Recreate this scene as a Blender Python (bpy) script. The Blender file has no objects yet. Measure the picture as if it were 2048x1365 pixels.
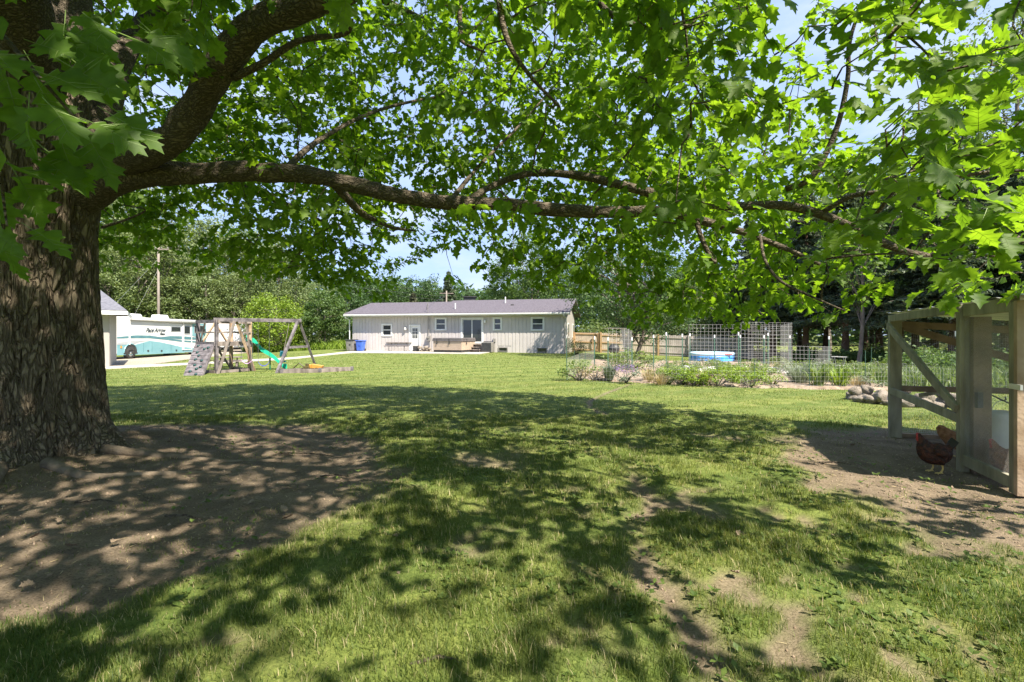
import bpy, bmesh, math, random
import numpy as np
from mathutils import Vector, Matrix
R = math.radians
rng = np.random.default_rng(7)
random.seed(7)
scene = bpy.context.scene
COL = scene.collection

# ------------------------------------------------------------------ camera
CAM_H, FPX, HOR = 1.5, 967.0, 670.0          # eye height, focal length and horizon of the photograph
cam_d = bpy.data.cameras.new('camera'); cam = bpy.data.objects.new('camera', cam_d); COL.objects.link(cam)
cam.location = (0, 0, CAM_H); cam.rotation_euler = (R(90), 0, 0)
cam_d.sensor_width = 36; cam_d.lens = 17.0; cam_d.shift_y = (HOR - 682.5) / 2048
cam_d.clip_start = 0.05; cam_d.clip_end = 3000
scene.camera = cam

# ------------------------------------------------------------------ sun, sky, exposure
SUN = Vector((0.62, -0.66, 1.20)).normalized()
sun_d = bpy.data.lights.new('sun', 'SUN'); sun_d.energy = 2.8; sun_d.angle = R(0.8); sun_d.color = (1.0, 0.92, 0.78)
sun = bpy.data.objects.new('sun', sun_d); COL.objects.link(sun)
sun.location = (20, -15, 30); sun.rotation_euler = SUN.to_track_quat('Z', 'Y').to_euler()
world = bpy.data.worlds.new('World'); scene.world = world; world.use_nodes = True
wn, wl = world.node_tree.nodes, world.node_tree.links
wn.clear()
w_out = wn.new('ShaderNodeOutputWorld'); w_bg = wn.new('ShaderNodeBackground')
w_sky = wn.new('ShaderNodeTexSky'); w_sky.sky_type = 'NISHITA'; w_sky.sun_disc = False
w_sky.sun_elevation = math.asin(SUN.z); w_sky.sun_rotation = math.atan2(SUN.x, SUN.y)
w_sky.air_density = 1.0; w_sky.dust_density = 0.25; w_sky.ozone_density = 2.2
w_tc = wn.new('ShaderNodeTexCoord'); w_map = wn.new('ShaderNodeMapping'); w_map.inputs['Scale'].default_value = (1, 1, 2.6)
w_no = wn.new('ShaderNodeTexNoise'); w_no.inputs['Scale'].default_value = 3.6; w_no.inputs['Detail'].default_value = 8; w_no.inputs['Roughness'].default_value = 0.6
w_rp = wn.new('ShaderNodeValToRGB'); w_rp.color_ramp.elements[0].position = 0.50; w_rp.color_ramp.elements[1].position = 0.78
w_rp.color_ramp.elements[0].color = (0, 0, 0, 1); w_rp.color_ramp.elements[1].color = (.75, .75, .75, 1)
w_mx = wn.new('ShaderNodeMixRGB'); w_mx.inputs[2].default_value = (1.7, 1.8, 1.95, 1)
wl.new(w_tc.outputs['Generated'], w_map.inputs[0]); wl.new(w_map.outputs[0], w_no.inputs['Vector'])
wl.new(w_no.outputs[0], w_rp.inputs[0]); wl.new(w_rp.outputs[0], w_mx.inputs[0]); w_flat_sky = wn.new('ShaderNodeMixRGB'); w_flat_sky.inputs[0].default_value = .93; w_flat_sky.inputs[2].default_value = (.86, 1.16, 1.86, 1)      # sky light set by hand as one flat blue, covering most of the sky
wl.new(w_sky.outputs[0], w_flat_sky.inputs[1]); wl.new(w_flat_sky.outputs[0], w_mx.inputs[1])
wl.new(w_mx.outputs[0], w_bg.inputs[0]); w_bg.inputs[1].default_value = 0.125; wl.new(w_bg.outputs[0], w_out.inputs[0])
vs = scene.view_settings
vs.view_transform = 'Standard'; vs.look = 'None'; vs.gamma = 1; vs.use_curve_mapping = False; vs.exposure = 2.32
cy = scene.cycles
cy.max_bounces = 10; cy.diffuse_bounces = 5; cy.transmission_bounces = 6; cy.glossy_bounces = 2; cy.transparent_max_bounces = 6
cy.caustics_reflective = False; cy.caustics_refractive = False; cy.use_denoising = True; cy.sample_clamp_indirect = 6

# ------------------------------------------------------------------ numeric helpers
def vnoise(p, seed=0):
    p = np.asarray(p, float); i = np.floor(p).astype(np.int64); f = p - i; f = f * f * (3 - 2 * f)
    def h(a, b, c):
        n = (a * 73856093) ^ (b * 19349663) ^ (c * 83492791) ^ (seed * 2654435)
        n = (n ^ (n >> 13)) * 1274126177
        return ((n ^ (n >> 16)) & 0xffff) / 65535.0
    x, y, z = i[..., 0], i[..., 1], i[..., 2]; r = 0
    for a in (0, 1):
        for b in (0, 1):
            for c in (0, 1):
                w = (f[..., 0] if a else 1 - f[..., 0]) * (f[..., 1] if b else 1 - f[..., 1]) * (f[..., 2] if c else 1 - f[..., 2])
                r = r + w * h(x + a, y + b, z + c)
    return r
def fbm(p, seed=0, oct=3):
    p = np.asarray(p, float); r = 0; a = .5; t = 0
    for k in range(oct):
        r = r + a * vnoise(p * 2 ** k, seed + k * 17); t += a; a *= .5
    return r / t
CTRL = np.array([(0,0,0),(-6,4,0),(6,4,0),(0,8,0),(-10,0,0),(10,0,0),(6,8,0),(-8,10,0),(0,13,-.02),(5,15.5,-.08),(10,15.5,-.12),(-15,12,-.05),
 (-12.1,19.8,-.14),(-9.6,19.8,-.14),(-9.2,22.6,.03),(-7,20.8,-.06),(-12.5,23,-.02),(-28,37,-.35),(-28,47,-.3),(-21,26,-.25),(-24,30,-.3),
 (-13.9,42,.1),(-13,38,.05),(-5,40,.1),(-5,36,.06),(4.2,38,.08),(6.3,44.5,-.1),(13,42,-.35),(20,40,-.58),(14,22,-.3),(9,24,-.2),(9,32,-.3),(-3,26,.0),(2,30,0),
 (20,25,-.5),(28,32,-.7),(-40,60,-.3),(-15,60,0),(10,60,-.2),(40,60,-.8),(0,-20,0),(-20,0,0),(20,0,0)], float)
def gz(x, y):
    x = np.asarray(x, float); y = np.asarray(y, float)
    num = np.full(x.shape, -.2 * 1e-3); den = np.full(x.shape, 1e-3)
    for cx, cy_, cz in CTRL:
        w = np.exp(-((x - cx) ** 2 + (y - cy_) ** 2) / (2 * 3.6 ** 2)) + 2e-3 / (1 + ((x - cx) ** 2 + (y - cy_) ** 2) / 50)
        num = num + w * cz; den = den + w
    return num / den
def g1(x, y): return float(gz(np.array([x]), np.array([y]))[0])
def W(px, py, d):            # a point of the place seen in direction (px, py) at depth d metres
    return Vector(((px - 1024) / FPX * d, d, CAM_H + (HOR - py) / FPX * d))
def G(px, py):               # the ground point under a pixel direction
    d = 1.5 * FPX / max(py - HOR, 3)
    for _ in range(12):
        z = g1((px - 1024) / FPX * d, d); d = .5 * d + .5 * (CAM_H - z) * FPX / max(py - HOR, 3)
    x = (px - 1024) / FPX * d
    return Vector((x, d, g1(x, d)))

# ------------------------------------------------------------------ materials
MATS = {}
def new_mat(name):
    m = bpy.data.materials.new(name); m.use_nodes = True; n = m.node_tree.nodes; n.clear()
    o = n.new('ShaderNodeOutputMaterial'); return m, n, m.node_tree.links, o
def pbr(name, c1, c2=None, scale=6, rough=.7, bump=0, bscale=None, metal=0, spec=.35, stretch=(1, 1, 1), detail=5, lo=.35, hi=.65, coords='Object'):
    m, n, l, o = new_mat(name); b = n.new('ShaderNodeBsdfPrincipled'); l.new(b.outputs[0], o.inputs[0])
    b.inputs['Roughness'].default_value = rough; b.inputs['Metallic'].default_value = metal; b.inputs['Specular IOR Level'].default_value = spec
    b.inputs['Base Color'].default_value = (*c1, 1)
    if c2 is not None or bump:
        tc = n.new('ShaderNodeTexCoord'); mp = n.new('ShaderNodeMapping'); mp.inputs['Scale'].default_value = stretch
        l.new(tc.outputs[coords], mp.inputs[0])
    if c2 is not None:
        t = n.new('ShaderNodeTexNoise'); t.inputs['Scale'].default_value = scale; t.inputs['Detail'].default_value = detail
        rp = n.new('ShaderNodeValToRGB'); rp.color_ramp.elements[0].position = lo; rp.color_ramp.elements[1].position = hi
        rp.color_ramp.elements[0].color = (*c1, 1); rp.color_ramp.elements[1].color = (*c2, 1)
        l.new(mp.outputs[0], t.inputs['Vector']); l.new(t.outputs[0], rp.inputs[0]); l.new(rp.outputs[0], b.inputs['Base Color'])
    if bump:
        t2 = n.new('ShaderNodeTexNoise'); t2.inputs['Scale'].default_value = bscale or scale * 3; t2.inputs['Detail'].default_value = 6
        bp = n.new('ShaderNodeBump'); bp.inputs['Strength'].default_value = bump; bp.inputs['Distance'].default_value = .02
        l.new(mp.outputs[0], t2.inputs['Vector']); l.new(t2.outputs[0], bp.inputs['Height']); l.new(bp.outputs[0], b.inputs['Normal'])
    MATS[name] = m; return m
def leafmat(name, ca, cb, trans, tw=.45, rough=.5, dry=None):
    m, n, l, o = new_mat(name)
    at = n.new('ShaderNodeAttribute'); at.attribute_name = 'rnd'
    rp = n.new('ShaderNodeValToRGB'); e = rp.color_ramp.elements
    e[0].color = (*ca, 1); e[1].color = (*cb, 1); e[1].position = .9
    if dry:
        x = e.new(.93); x.color = (*cb, 1); x = e.new(.96); x.color = (*dry, 1)
    l.new(at.outputs['Fac'], rp.inputs[0])
    b = n.new('ShaderNodeBsdfPrincipled'); b.inputs['Roughness'].default_value = rough; b.inputs['Specular IOR Level'].default_value = .3
    ge = n.new('ShaderNodeNewGeometry'); tx = n.new('ShaderNodeTexNoise'); tx.inputs['Scale'].default_value = 28; tx.inputs['Detail'].default_value = 3; l.new(ge.outputs['Position'], tx.inputs['Vector'])
    r2 = n.new('ShaderNodeValToRGB'); r2.color_ramp.elements[0].position = .3; r2.color_ramp.elements[1].position = .7; r2.color_ramp.elements[0].color = (.72, .76, .7, 1); r2.color_ramp.elements[1].color = (1.2, 1.15, 1.2, 1); l.new(tx.outputs[0], r2.inputs[0])
    m2 = n.new('ShaderNodeMixRGB'); m2.blend_type = 'MULTIPLY'; m2.inputs[0].default_value = 1; l.new(rp.outputs[0], m2.inputs[1]); l.new(r2.outputs[0], m2.inputs[2]); rp = m2
    l.new(rp.outputs[0], b.inputs['Base Color'])
    t = n.new('ShaderNodeBsdfTranslucent')
    mu = n.new('ShaderNodeMixRGB'); mu.blend_type = 'MULTIPLY'; mu.inputs[0].default_value = 1; mu.inputs[2].default_value = (*trans, 1)
    l.new(rp.outputs[0], mu.inputs[1]); l.new(mu.outputs[0], t.inputs[0])
    mx = n.new('ShaderNodeMixShader'); mx.inputs[0].default_value = tw
    l.new(b.outputs[0], mx.inputs[1]); l.new(t.outputs[0], mx.inputs[2]); l.new(mx.outputs[0], o.inputs[0])
    MATS[name] = m; return m

# ------------------------------------------------------------------ mesh helpers
def np_mesh(name, verts, faces, rnd=None, attrs=None, mat=None, smooth=False):
    """verts (N,3), faces: one (M,k) array or a list of such arrays"""
    me = bpy.data.meshes.new(name); verts = np.asarray(verts, np.float32)
    fl = faces if isinstance(faces, list) else [faces]
    fl = [np.asarray(f, np.int32) for f in fl if len(f)]
    me.vertices.add(len(verts)); me.vertices.foreach_set('co', verts.ravel())
    nl = sum(f.size for f in fl); npoly = sum(len(f) for f in fl)
    me.loops.add(nl); me.polygons.add(npoly)
    me.loops.foreach_set('vertex_index', np.concatenate([f.ravel() for f in fl]))
    tot = np.concatenate([np.full(len(f), f.shape[1], np.int32) for f in fl])
    st = np.zeros(npoly, np.int32); st[1:] = np.cumsum(tot)[:-1]
    me.polygons.foreach_set('loop_start', st); me.polygons.foreach_set('loop_total', tot)
    if rnd is not None: attrs = dict(attrs or {}, rnd=rnd)
    for k, a in (attrs or {}).items():
        at = me.attributes.new(k, 'FLOAT', 'POINT'); at.data.foreach_set('value', np.asarray(a, np.float32))
    if smooth: me.polygons.foreach_set('use_smooth', np.ones(npoly, bool))
    me.update(calc_edges=True); me.validate()
    if mat: me.materials.append(MATS[mat] if isinstance(mat, str) else mat)
    return me
def link(name, me, parent=None):
    o = bpy.data.objects.new(name, me); COL.objects.link(o)
    if parent is not None:
        o.parent = parent
        if parent.type == 'EMPTY': o.matrix_parent_inverse = parent.matrix_basis.inverted()
    return o
def tag(o, label, cat, group=None):
    o['label'] = label; o['category'] = cat
    if group: o['group'] = group
    return o
def thing(name, label, cat, loc=(0, 0, 0), rz=0, group=None):
    o = bpy.data.objects.new(name, None); COL.objects.link(o); o.location = loc; o.rotation_euler = (0, 0, rz); o.empty_display_size = .1
    return tag(o, label, cat, group)
def struct(o): o['kind'] = 'structure'; return o
def stuff(o): o['kind'] = 'stuff'; return o
def recentre(o):
    """put a single-mesh thing's origin at its base"""
    me = o.data; n = len(me.vertices); a = np.empty(n * 3, np.float32); me.vertices.foreach_get('co', a); a = a.reshape(-1, 3)
    c = np.array([(a[:, 0].min() + a[:, 0].max()) / 2, (a[:, 1].min() + a[:, 1].max()) / 2, a[:, 2].min()])
    a -= c; me.vertices.foreach_set('co', a.ravel()); me.update(); o.location = c; return o
def copy_tree(src, loc=None, rz=None, scale=None, label=None):
    c = src.copy(); COL.objects.link(c)
    if loc is not None: c.location = loc
    if rz is not None: c.rotation_euler = (0, 0, rz)
    if scale is not None: c.scale = (scale,) * 3 if isinstance(scale, (int, float)) else scale
    if label: c['label'] = label
    for ch in list(src.children):
        k = ch.copy(); COL.objects.link(k); k.parent = c; k.matrix_parent_inverse = ch.matrix_parent_inverse.copy()
        for g in list(ch.children):
            q = g.copy(); COL.objects.link(q); q.parent = k; q.matrix_parent_inverse = g.matrix_parent_inverse.copy()
    return c
class MB:
    def __init__(s): s.v = []; s.f = []
    def add(s, vs, fs):
        b = len(s.v); s.v += [tuple(v) for v in vs]; s.f += [tuple(i + b for i in f) for f in fs]; return s
    def box(s, c, size, rot=None):
        h = Vector(size) / 2; pts = []
        for sx in (-1, 1):
            for sy in (-1, 1):
                for sz in (-1, 1):
                    p = Vector((sx * h.x, sy * h.y, sz * h.z))
                    if rot is not None: p = rot @ p
                    pts.append(p + Vector(c))
        return s.add(pts, [(0, 1, 3, 2), (4, 6, 7, 5), (0, 4, 5, 1), (2, 3, 7, 6), (0, 2, 6, 4), (1, 5, 7, 3)])
    def fbox(s, o, u, v, w):      # corner + three edge vectors
        o, u, v, w = map(Vector, (o, u, v, w)); return s.add([o, o+w, o+v, o+v+w, o+u, o+u+w, o+u+v, o+u+v+w],
            [(0, 1, 3, 2), (4, 6, 7, 5), (0, 4, 5, 1), (2, 3, 7, 6), (0, 2, 6, 4), (1, 5, 7, 3)])
    def beam(s, p, q, w, h, up=(0, 0, 1)):
        p, q = Vector(p), Vector(q); d = (q - p).normalized(); up = Vector(up)
        if abs(d.dot(up)) > .99: up = Vector((1, 0, 0))
        a = d.cross(up).normalized(); b = a.cross(d).normalized()
        pts = [e + a * (w / 2 * i) + b * (h / 2 * j) for e in (p, q) for i, j in ((-1, -1), (1, -1), (1, 1), (-1, 1))]
        return s.add(pts, [(3, 2, 1, 0), (4, 5, 6, 7), (0, 1, 5, 4), (1, 2, 6, 5), (2, 3, 7, 6), (3, 0, 4, 7)])
    def tube(s, pts, rad, n=6, cap=True):
        pts = [Vector(p) for p in pts]; k = len(pts)
        if not hasattr(rad, '__len__'): rad = [rad] * k
        vs = []; ref = None
        for i in range(k):
            d = (pts[min(i + 1, k - 1)] - pts[max(i - 1, 0)]).normalized()
            if ref is None: ref = Vector((0, 0, 1)) if abs(d.z) < .9 else Vector((1, 0, 0))
            a = d.cross(ref).normalized(); b = a.cross(d).normalized(); ref = b
            for j in range(n):
                t = 2 * math.pi * j / n; vs.append(pts[i] + (a * math.cos(t) + b * math.sin(t)) * rad[i])
        fs = [(i * n + j, i * n + (j + 1) % n, (i + 1) * n + (j + 1) % n, (i + 1) * n + j) for i in range(k - 1) for j in range(n)]
        if cap: fs += [tuple(range(n))[::-1], tuple((k - 1) * n + j for j in range(n))]
        return s.add(vs, fs)
    def lathe(s, prof, n=16, c=(0, 0, 0), M=None, cap=True):
        vs = []
        for r, z in prof:
            for j in range(n):
                t = 2 * math.pi * j / n; p = Vector((r * math.cos(t), r * math.sin(t), z))
                if M is not None: p = M @ p
                vs.append(p + Vector(c))
        k = len(prof); fs = [(i * n + j, i * n + (j + 1) % n, (i + 1) * n + (j + 1) % n, (i + 1) * n + j) for i in range(k - 1) for j in range(n)]
        if cap: fs += [tuple(range(n))[::-1], tuple((k - 1) * n + j for j in range(n))]
        return s.add(vs, fs)
    def poly(s, pts, th):          # polygon extruded by vector th
        n = len(pts); th = Vector(th); vs = [Vector(p) for p in pts] + [Vector(p) + th for p in pts]
        return s.add(vs, [tuple(range(n))[::-1], tuple(range(n, 2 * n))] + [(i, (i + 1) % n, n + (i + 1) % n, n + i) for i in range(n)])
    def build(s, name, mat, parent=None, smooth=False, bevel=0):
        me = bpy.data.meshes.new(name); me.from_pydata(s.v, [], s.f)
        bm = bmesh.new(); bm.from_mesh(me); bmesh.ops.recalc_face_normals(bm, faces=bm.faces); bm.to_mesh(me); bm.free()
        if smooth: me.polygons.foreach_set('use_smooth', np.ones(len(me.polygons), bool))
        me.materials.append(MATS[mat]); o = link(name, me, parent)
        if bevel:
            b = o.modifiers.new('bevel', 'BEVEL'); b.width = bevel; b.segments = 2; b.limit_method = 'ANGLE'
        return o
def wires(mb, o, u, v, nu, nv, r, sag=0):
    """a welded wire grid: nu+1 wires along v, nv+1 along u"""
    o, u, v = Vector(o), Vector(u), Vector(v)
    for i in range(nu + 1): mb.tube([o + u * (i / nu), o + u * (i / nu) + v], r, 3, False)
    for j in range(nv + 1): mb.tube([o + v * (j / nv), o + v * (j / nv) + u], r, 3, False)
    return mb
def smooth_path(pts, k=6):
    """Catmull-Rom through tuples of any length"""
    P = np.array(pts, float); P = np.vstack([2 * P[0] - P[1], P, 2 * P[-1] - P[-2]]); out = []
    for i in range(1, len(P) - 2):
        for t in np.linspace(0, 1, k, endpoint=False):
            a, b, c, d = P[i - 1], P[i], P[i + 1], P[i + 2]
            out.append(.5 * (2 * b + (c - a) * t + (2 * a - 5 * b + 4 * c - d) * t * t + (3 * b - a - 3 * c + d) * t ** 3))
    out.append(P[-2]); return np.array(out)
# ================================================================== materials of the place
def barkmat(name, scale, stretch, plate1, plate2, crack, depth):
    m, n, l, o = new_mat(name); b = n.new('ShaderNodeBsdfPrincipled'); b.inputs['Roughness'].default_value = .92; b.inputs['Specular IOR Level'].default_value = .2; l.new(b.outputs[0], o.inputs[0])
    tc = n.new('ShaderNodeTexCoord'); mp = n.new('ShaderNodeMapping'); mp.inputs['Scale'].default_value = stretch; l.new(tc.outputs['Object'], mp.inputs[0])
    w = n.new('ShaderNodeTexNoise'); w.inputs['Scale'].default_value = 4; w.inputs['Detail'].default_value = 4; l.new(mp.outputs[0], w.inputs['Vector'])
    ad = n.new('ShaderNodeMixRGB'); ad.blend_type = 'ADD'; ad.inputs[0].default_value = .42; l.new(mp.outputs[0], ad.inputs[1]); l.new(w.outputs['Color'], ad.inputs[2])
    v = n.new('ShaderNodeTexVoronoi'); v.feature = 'DISTANCE_TO_EDGE'; v.inputs['Scale'].default_value = scale; l.new(ad.outputs[0], v.inputs['Vector'])
    e = n.new('ShaderNodeValToRGB'); e.color_ramp.elements[0].position = .02; e.color_ramp.elements[1].position = .22; l.new(v.outputs['Distance'], e.inputs[0])
    f = n.new('ShaderNodeTexNoise'); f.inputs['Scale'].default_value = 34; f.inputs['Detail'].default_value = 8; f.inputs['Roughness'].default_value = .7; l.new(mp.outputs[0], f.inputs['Vector'])
    pc = n.new('ShaderNodeValToRGB'); pc.color_ramp.elements[0].position = .35; pc.color_ramp.elements[1].position = .68; pc.color_ramp.elements[0].color = (*plate1, 1); pc.color_ramp.elements[1].color = (*plate2, 1); l.new(f.outputs[0], pc.inputs[0])
    mx = n.new('ShaderNodeMixRGB'); mx.inputs[1].default_value = (*crack, 1); l.new(e.outputs[0], mx.inputs[0]); l.new(pc.outputs[0], mx.inputs[2]); l.new(mx.outputs[0], b.inputs['Base Color'])
    hs = n.new('ShaderNodeMixRGB'); hs.blend_type = 'ADD'; hs.inputs[0].default_value = .45; l.new(e.outputs[0], hs.inputs[1]); l.new(f.outputs['Color'], hs.inputs[2])
    bp = n.new('ShaderNodeBump'); bp.inputs['Strength'].default_value = 1; bp.inputs['Distance'].default_value = depth; l.new(hs.outputs[0], bp.inputs['Height']); l.new(bp.outputs[0], b.inputs['Normal']); MATS[name] = m
barkmat('bark', 17, (1, 1, .27), (.15, .118, .080), (.285, .232, .165), (.11, .086, .059), .03)
pbr('root_bark', (.13, .10, .07), (.21, .165, .12), 9, .95, .6, 40)
barkmat('limb_bark', 26, (.55, 1, 1), (.095, .075, .053), (.20, .165, .125), (.07, .056, .04), .012)
pbr('siding', (.43, .398, .385), (.47, .437, .425), 1.2, .6, .05, 40)
pbr('siding_light', (.31, .29, .265), (.345, .32, .295), 1.2, .6)
pbr('white_paint', (.60, .60, .59), (.66, .66, .65), 3, .45)
pbr('shingle', (.085, .074, .09), (.165, .147, .17), 9, .85, .5, 40, stretch=(1, 1, 3), lo=.3, hi=.7)
pbr('garage_shingle', (.09, .092, .11), (.16, .16, .185), 7, .85, .5, 40, lo=.3, hi=.7)
pbr('dark_glass', (.03, .035, .04), rough=.06, spec=.8)
pbr('concrete', (.36, .33, .29), (.44, .41, .365), 2, .85, .2, 60)
pbr('gravel', (.25, .21, .165), (.38, .33, .27), 30, .95, .6, 90)
pbr('black_plastic', (.025, .027, .028), (.05, .05, .05), 8, .5)
pbr('grey_plastic', (.16, .15, .14), (.22, .21, .2), 5, .55)
pbr('blue_plastic', (.045, .10, .42), (.06, .14, .50), 5, .45)
pbr('tub_panel', (.38, .30, .23), (.46, .37, .29), 4, .6, stretch=(1, 1, 8))
pbr('vinyl_grey', (.085, .076, .078), (.13, .118, .12), 4, .5, .2, 10)
pbr('grey_wood', (.12, .10, .09), (.26, .22, .20), 5, .85, .35, 30, stretch=(1, 1, .35))
pbr('dark_wood', (.075, .066, .072), (.19, .17, .18), 6, .85, .35, 30)
pbr('tan_wood', (.28, .19, .12), (.42, .31, .22), 5, .8, .3, 30)
pbr('cedar', (.36, .23, .12), (.45, .30, .17), 4, .75, .2, 30)
pbr('picket_wood', (.36, .29, .23), (.52, .44, .36), 2.2, .85, .2, 30, lo=.3, hi=.7)
pbr('picket_grey', (.28, .245, .22), (.44, .39, .355), 2.2, .85, .2, 30, lo=.3, hi=.7)
pbr('coop_wood', (.165, .15, .105), (.36, .335, .25), 5, .85, .5, 40, stretch=(1.5, 1.5, .4), lo=.3, hi=.75)
pbr('coop_brown', (.14, .10, .066), (.25, .18, .122), 5, .85, .4, 40)
pbr('galvanised', (.42, .42, .42), (.56, .56, .55), 8, .4, metal=.6)
pbr('wire', (.5, .5, .48), rough=.5, metal=.4)
pbr('cage_wire', (.42, .41, .40), rough=.5, metal=.2)
pbr('steel_green', (.045, .10, .075), (.07, .14, .10), 8, .6)
pbr('chain', (.25, .25, .26), rough=.4, metal=.8)
pbr('rv_white', (.60, .60, .59), (.64, .64, .63), 1, .3)
pbr('rv_teal', (.15, .31, .35), (.18, .35, .39), 1, .3)
pbr('rv_dark_teal', (.075, .17, .20), (.10, .22, .25), 2, .35)
pbr('rv_ink', (.02, .035, .045), rough=.4)
pbr('rv_grey', (.36, .38, .40), rough=.35)
pbr('tyre', (.02, .02, .02), (.045, .042, .04), 9, .85)
pbr('chrome', (.62, .62, .62), rough=.25, metal=.8)
pbr('slide_green', (.015, .36, .22), (.02, .42, .27), 3, .35)
pbr('slide_dark', (.01, .13, .07), rough=.5)
pbr('swing_blue', (.04, .05, .55), rough=.4)
pbr('swing_purple', (.62, .36, .68), rough=.4)
pbr('glider_teal', (.005, .09, .13), rough=.45)
pbr('hold_dark', (.01, .05, .05), rough=.5)
pbr('toy_orange', (.50, .25, .05), rough=.45)
pbr('toy_dark', (.05, .045, .03), (.12, .10, .03), 14, .5)
pbr('sand', (.42, .35, .26), (.52, .44, .33), 12, .95, .3, 60)
pbr('pole_wood', (.17, .142, .122), (.24, .205, .18), 4, .9, stretch=(1, 1, .2))
pbr('stone', (.14, .115, .09), (.32, .275, .225), 6, .9, .9, 12, lo=.25, hi=.75)
pbr('soil', (.17, .125, .09), (.32, .25, .185), 5, .95, .6, 30)
pbr('fabric_white', (.70, .70, .70), (.80, .80, .80), 6, .8)
pbr('pool_blue', (.05, .24, .62), (.08, .34, .74), 3, .35)
pbr('pool_pale', (.42, .62, .78), (.52, .72, .84), 3, .35)
pbr('feeder_white', (.60, .60, .57), (.70, .70, .67), 5, .45)
pbr('feeder_red', (.45, .05, .04), rough=.4)
pbr('hen_dark', (.018, .007, .005), (.085, .026, .010), 26, .65, .8, 60, lo=.42, hi=.68)
pbr('hen_tan', (.20, .09, .04), (.36, .19, .10), 24, .7, .8, 60)
pbr('hen_brown', (.10, .045, .025), (.20, .10, .055), 24, .7, .8, 60)
pbr('hen_tail', (.012, .010, .010), (.03, .02, .015), 20, .5)
pbr('comb_red', (.30, .03, .025), rough=.5)
pbr('leg_yellow', (.55, .40, .14), rough=.6)
pbr('tan_hose', (.22, .15, .08), rough=.6)
pbr('grey_trunk', (.10, .085, .07), (.20, .17, .145), 6, .9, .5, 20, stretch=(1, 1, .3))
pbr('dead_twig', (.20, .17, .14), (.28, .25, .21), 8, .9)
pbr('pine_bark', (.10, .06, .042), (.19, .12, .085), 6, .9, .5, 18, stretch=(1, 1, .3))
pbr('litter', (.15, .105, .07), (.30, .23, .165), 20, .85)
pbr('moss', (.05, .075, .015), (.09, .11, .03), 20, .95, .5, 60)
leafmat('oak_leaf', (.075, .145, .018), (.130, .215, .026), (2.1, 2.1, .6), .57, .55)
pbr('leaf_vein', (.13, .19, .045), rough=.6)
leafmat('poplar_leaf', (.105, .155, .058), (.195, .245, .10), (1.4, 1.4, .8), .35)
leafmat('mid_leaf', (.06, .112, .035), (.115, .18, .058), (1.6, 1.6, .8), .35)
leafmat('deep_leaf', (.046, .092, .034), (.088, .148, .055), (1.4, 1.5, .8), .3)
leafmat('bright_leaf', (.13, .22, .025), (.22, .31, .04), (1.5, 1.4, .6), .35)
leafmat('needle', (.06, .095, .055), (.125, .165, .095), (1.2, 1.2, .8), .25)
leafmat('needle_olive', (.05, .06, .03), (.10, .105, .06), (1.2, 1.2, .8), .15)
leafmat('grass_blade', (.062, .112, .020), (.172, .202, .050), (1.6, 1.55, .75), .42, .55, dry=(.42, .36, .21))
leafmat('weed_leaf', (.065, .112, .025), (.12, .17, .04), (1.6, 1.6, .8), .35, .5)
leafmat('garden_leaf', (.10, .16, .05), (.20, .26, .085), (1.5, 1.5, .8), .35)
leafmat('silver_leaf', (.14, .18, .13), (.24, .27, .20), (1.2, 1.3, .9), .3)
leafmat('straw_stem', (.34, .27, .15), (.46, .38, .23), (1.2, 1.1, .8), .25)
leafmat('lavender_bloom', (.22, .14, .34), (.34, .22, .46), (1.2, 1.1, 1.2), .25)

# ================================================================== ground sheet with worn soil
def poly_dist(pts, X, Y):
    """signed distance (positive inside) to a polygon"""
    P = np.array(pts, float); d = np.full(X.shape, 1e9); ins = np.zeros(X.shape, bool)
    for i in range(len(P)):
        a, b = P[i], P[(i + 1) % len(P)]; ab = b - a
        t = np.clip(((X - a[0]) * ab[0] + (Y - a[1]) * ab[1]) / (ab @ ab + 1e-9), 0, 1)
        d = np.minimum(d, np.hypot(X - a[0] - t * ab[0], Y - a[1] - t * ab[1]))
        c = ((a[1] > Y) != (b[1] > Y)) & (X < ab[0] * (Y - a[1]) / (ab[1] + 1e-12) + a[0]); ins ^= c
    return np.where(ins, d, -d)
def line_dist(pts, X, Y):
    d = np.full(X.shape, 1e9)
    for a, b in zip(pts[:-1], pts[1:]):
        a, b = np.array(a, float), np.array(b, float); ab = b - a
        t = np.clip(((X - a[0]) * ab[0] + (Y - a[1]) * ab[1]) / (ab @ ab + 1e-9), 0, 1)
        d = np.minimum(d, np.hypot(X - a[0] - t * ab[0], Y - a[1] - t * ab[1]))
    return d
def gp(*pp): return [tuple(G(*p)[:2]) for p in pp]
DIRT_L = gp((-500, 930), (230, 855), (420, 848), (640, 850), (730, 868), (775, 915), (785, 955), (720, 1005), (620, 1055), (480, 1120), (300, 1180), (100, 1250), (-100, 1290), (-600, 1290))
DIRT_R = gp((1640, 862), (1780, 858), (2300, 880), (2500, 1300), (2200, 1180), (2048, 1130), (1900, 1075), (1750, 1010), (1600, 955), (1530, 915), (1570, 875))
SPARSE_R = gp((1230, 880), (1500, 850), (1700, 860), (2300, 1000), (2400, 1400), (1500, 1400), (1330, 1150), (1260, 980))
STRIP = gp((1262, 930), (1300, 1005), (1275, 1080), (1310, 1170), (1370, 1250), (1430, 1330), (1500, 1420))
STRIP2 = gp((1130, 1225), (1200, 1270), (1290, 1310), (1390, 1350))
PATCH = gp((930, 905), (1060, 905), (1090, 920), (1040, 940), (960, 935), (900, 925))
TRENCH = gp((1262, 768), (1215, 785), (1178, 803), (1180, 815), (1215, 830))
RUN = [(5.8, 7.35), (5.0, 4.75), (8.0, 3.9), (8.6, 6.5)]
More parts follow.
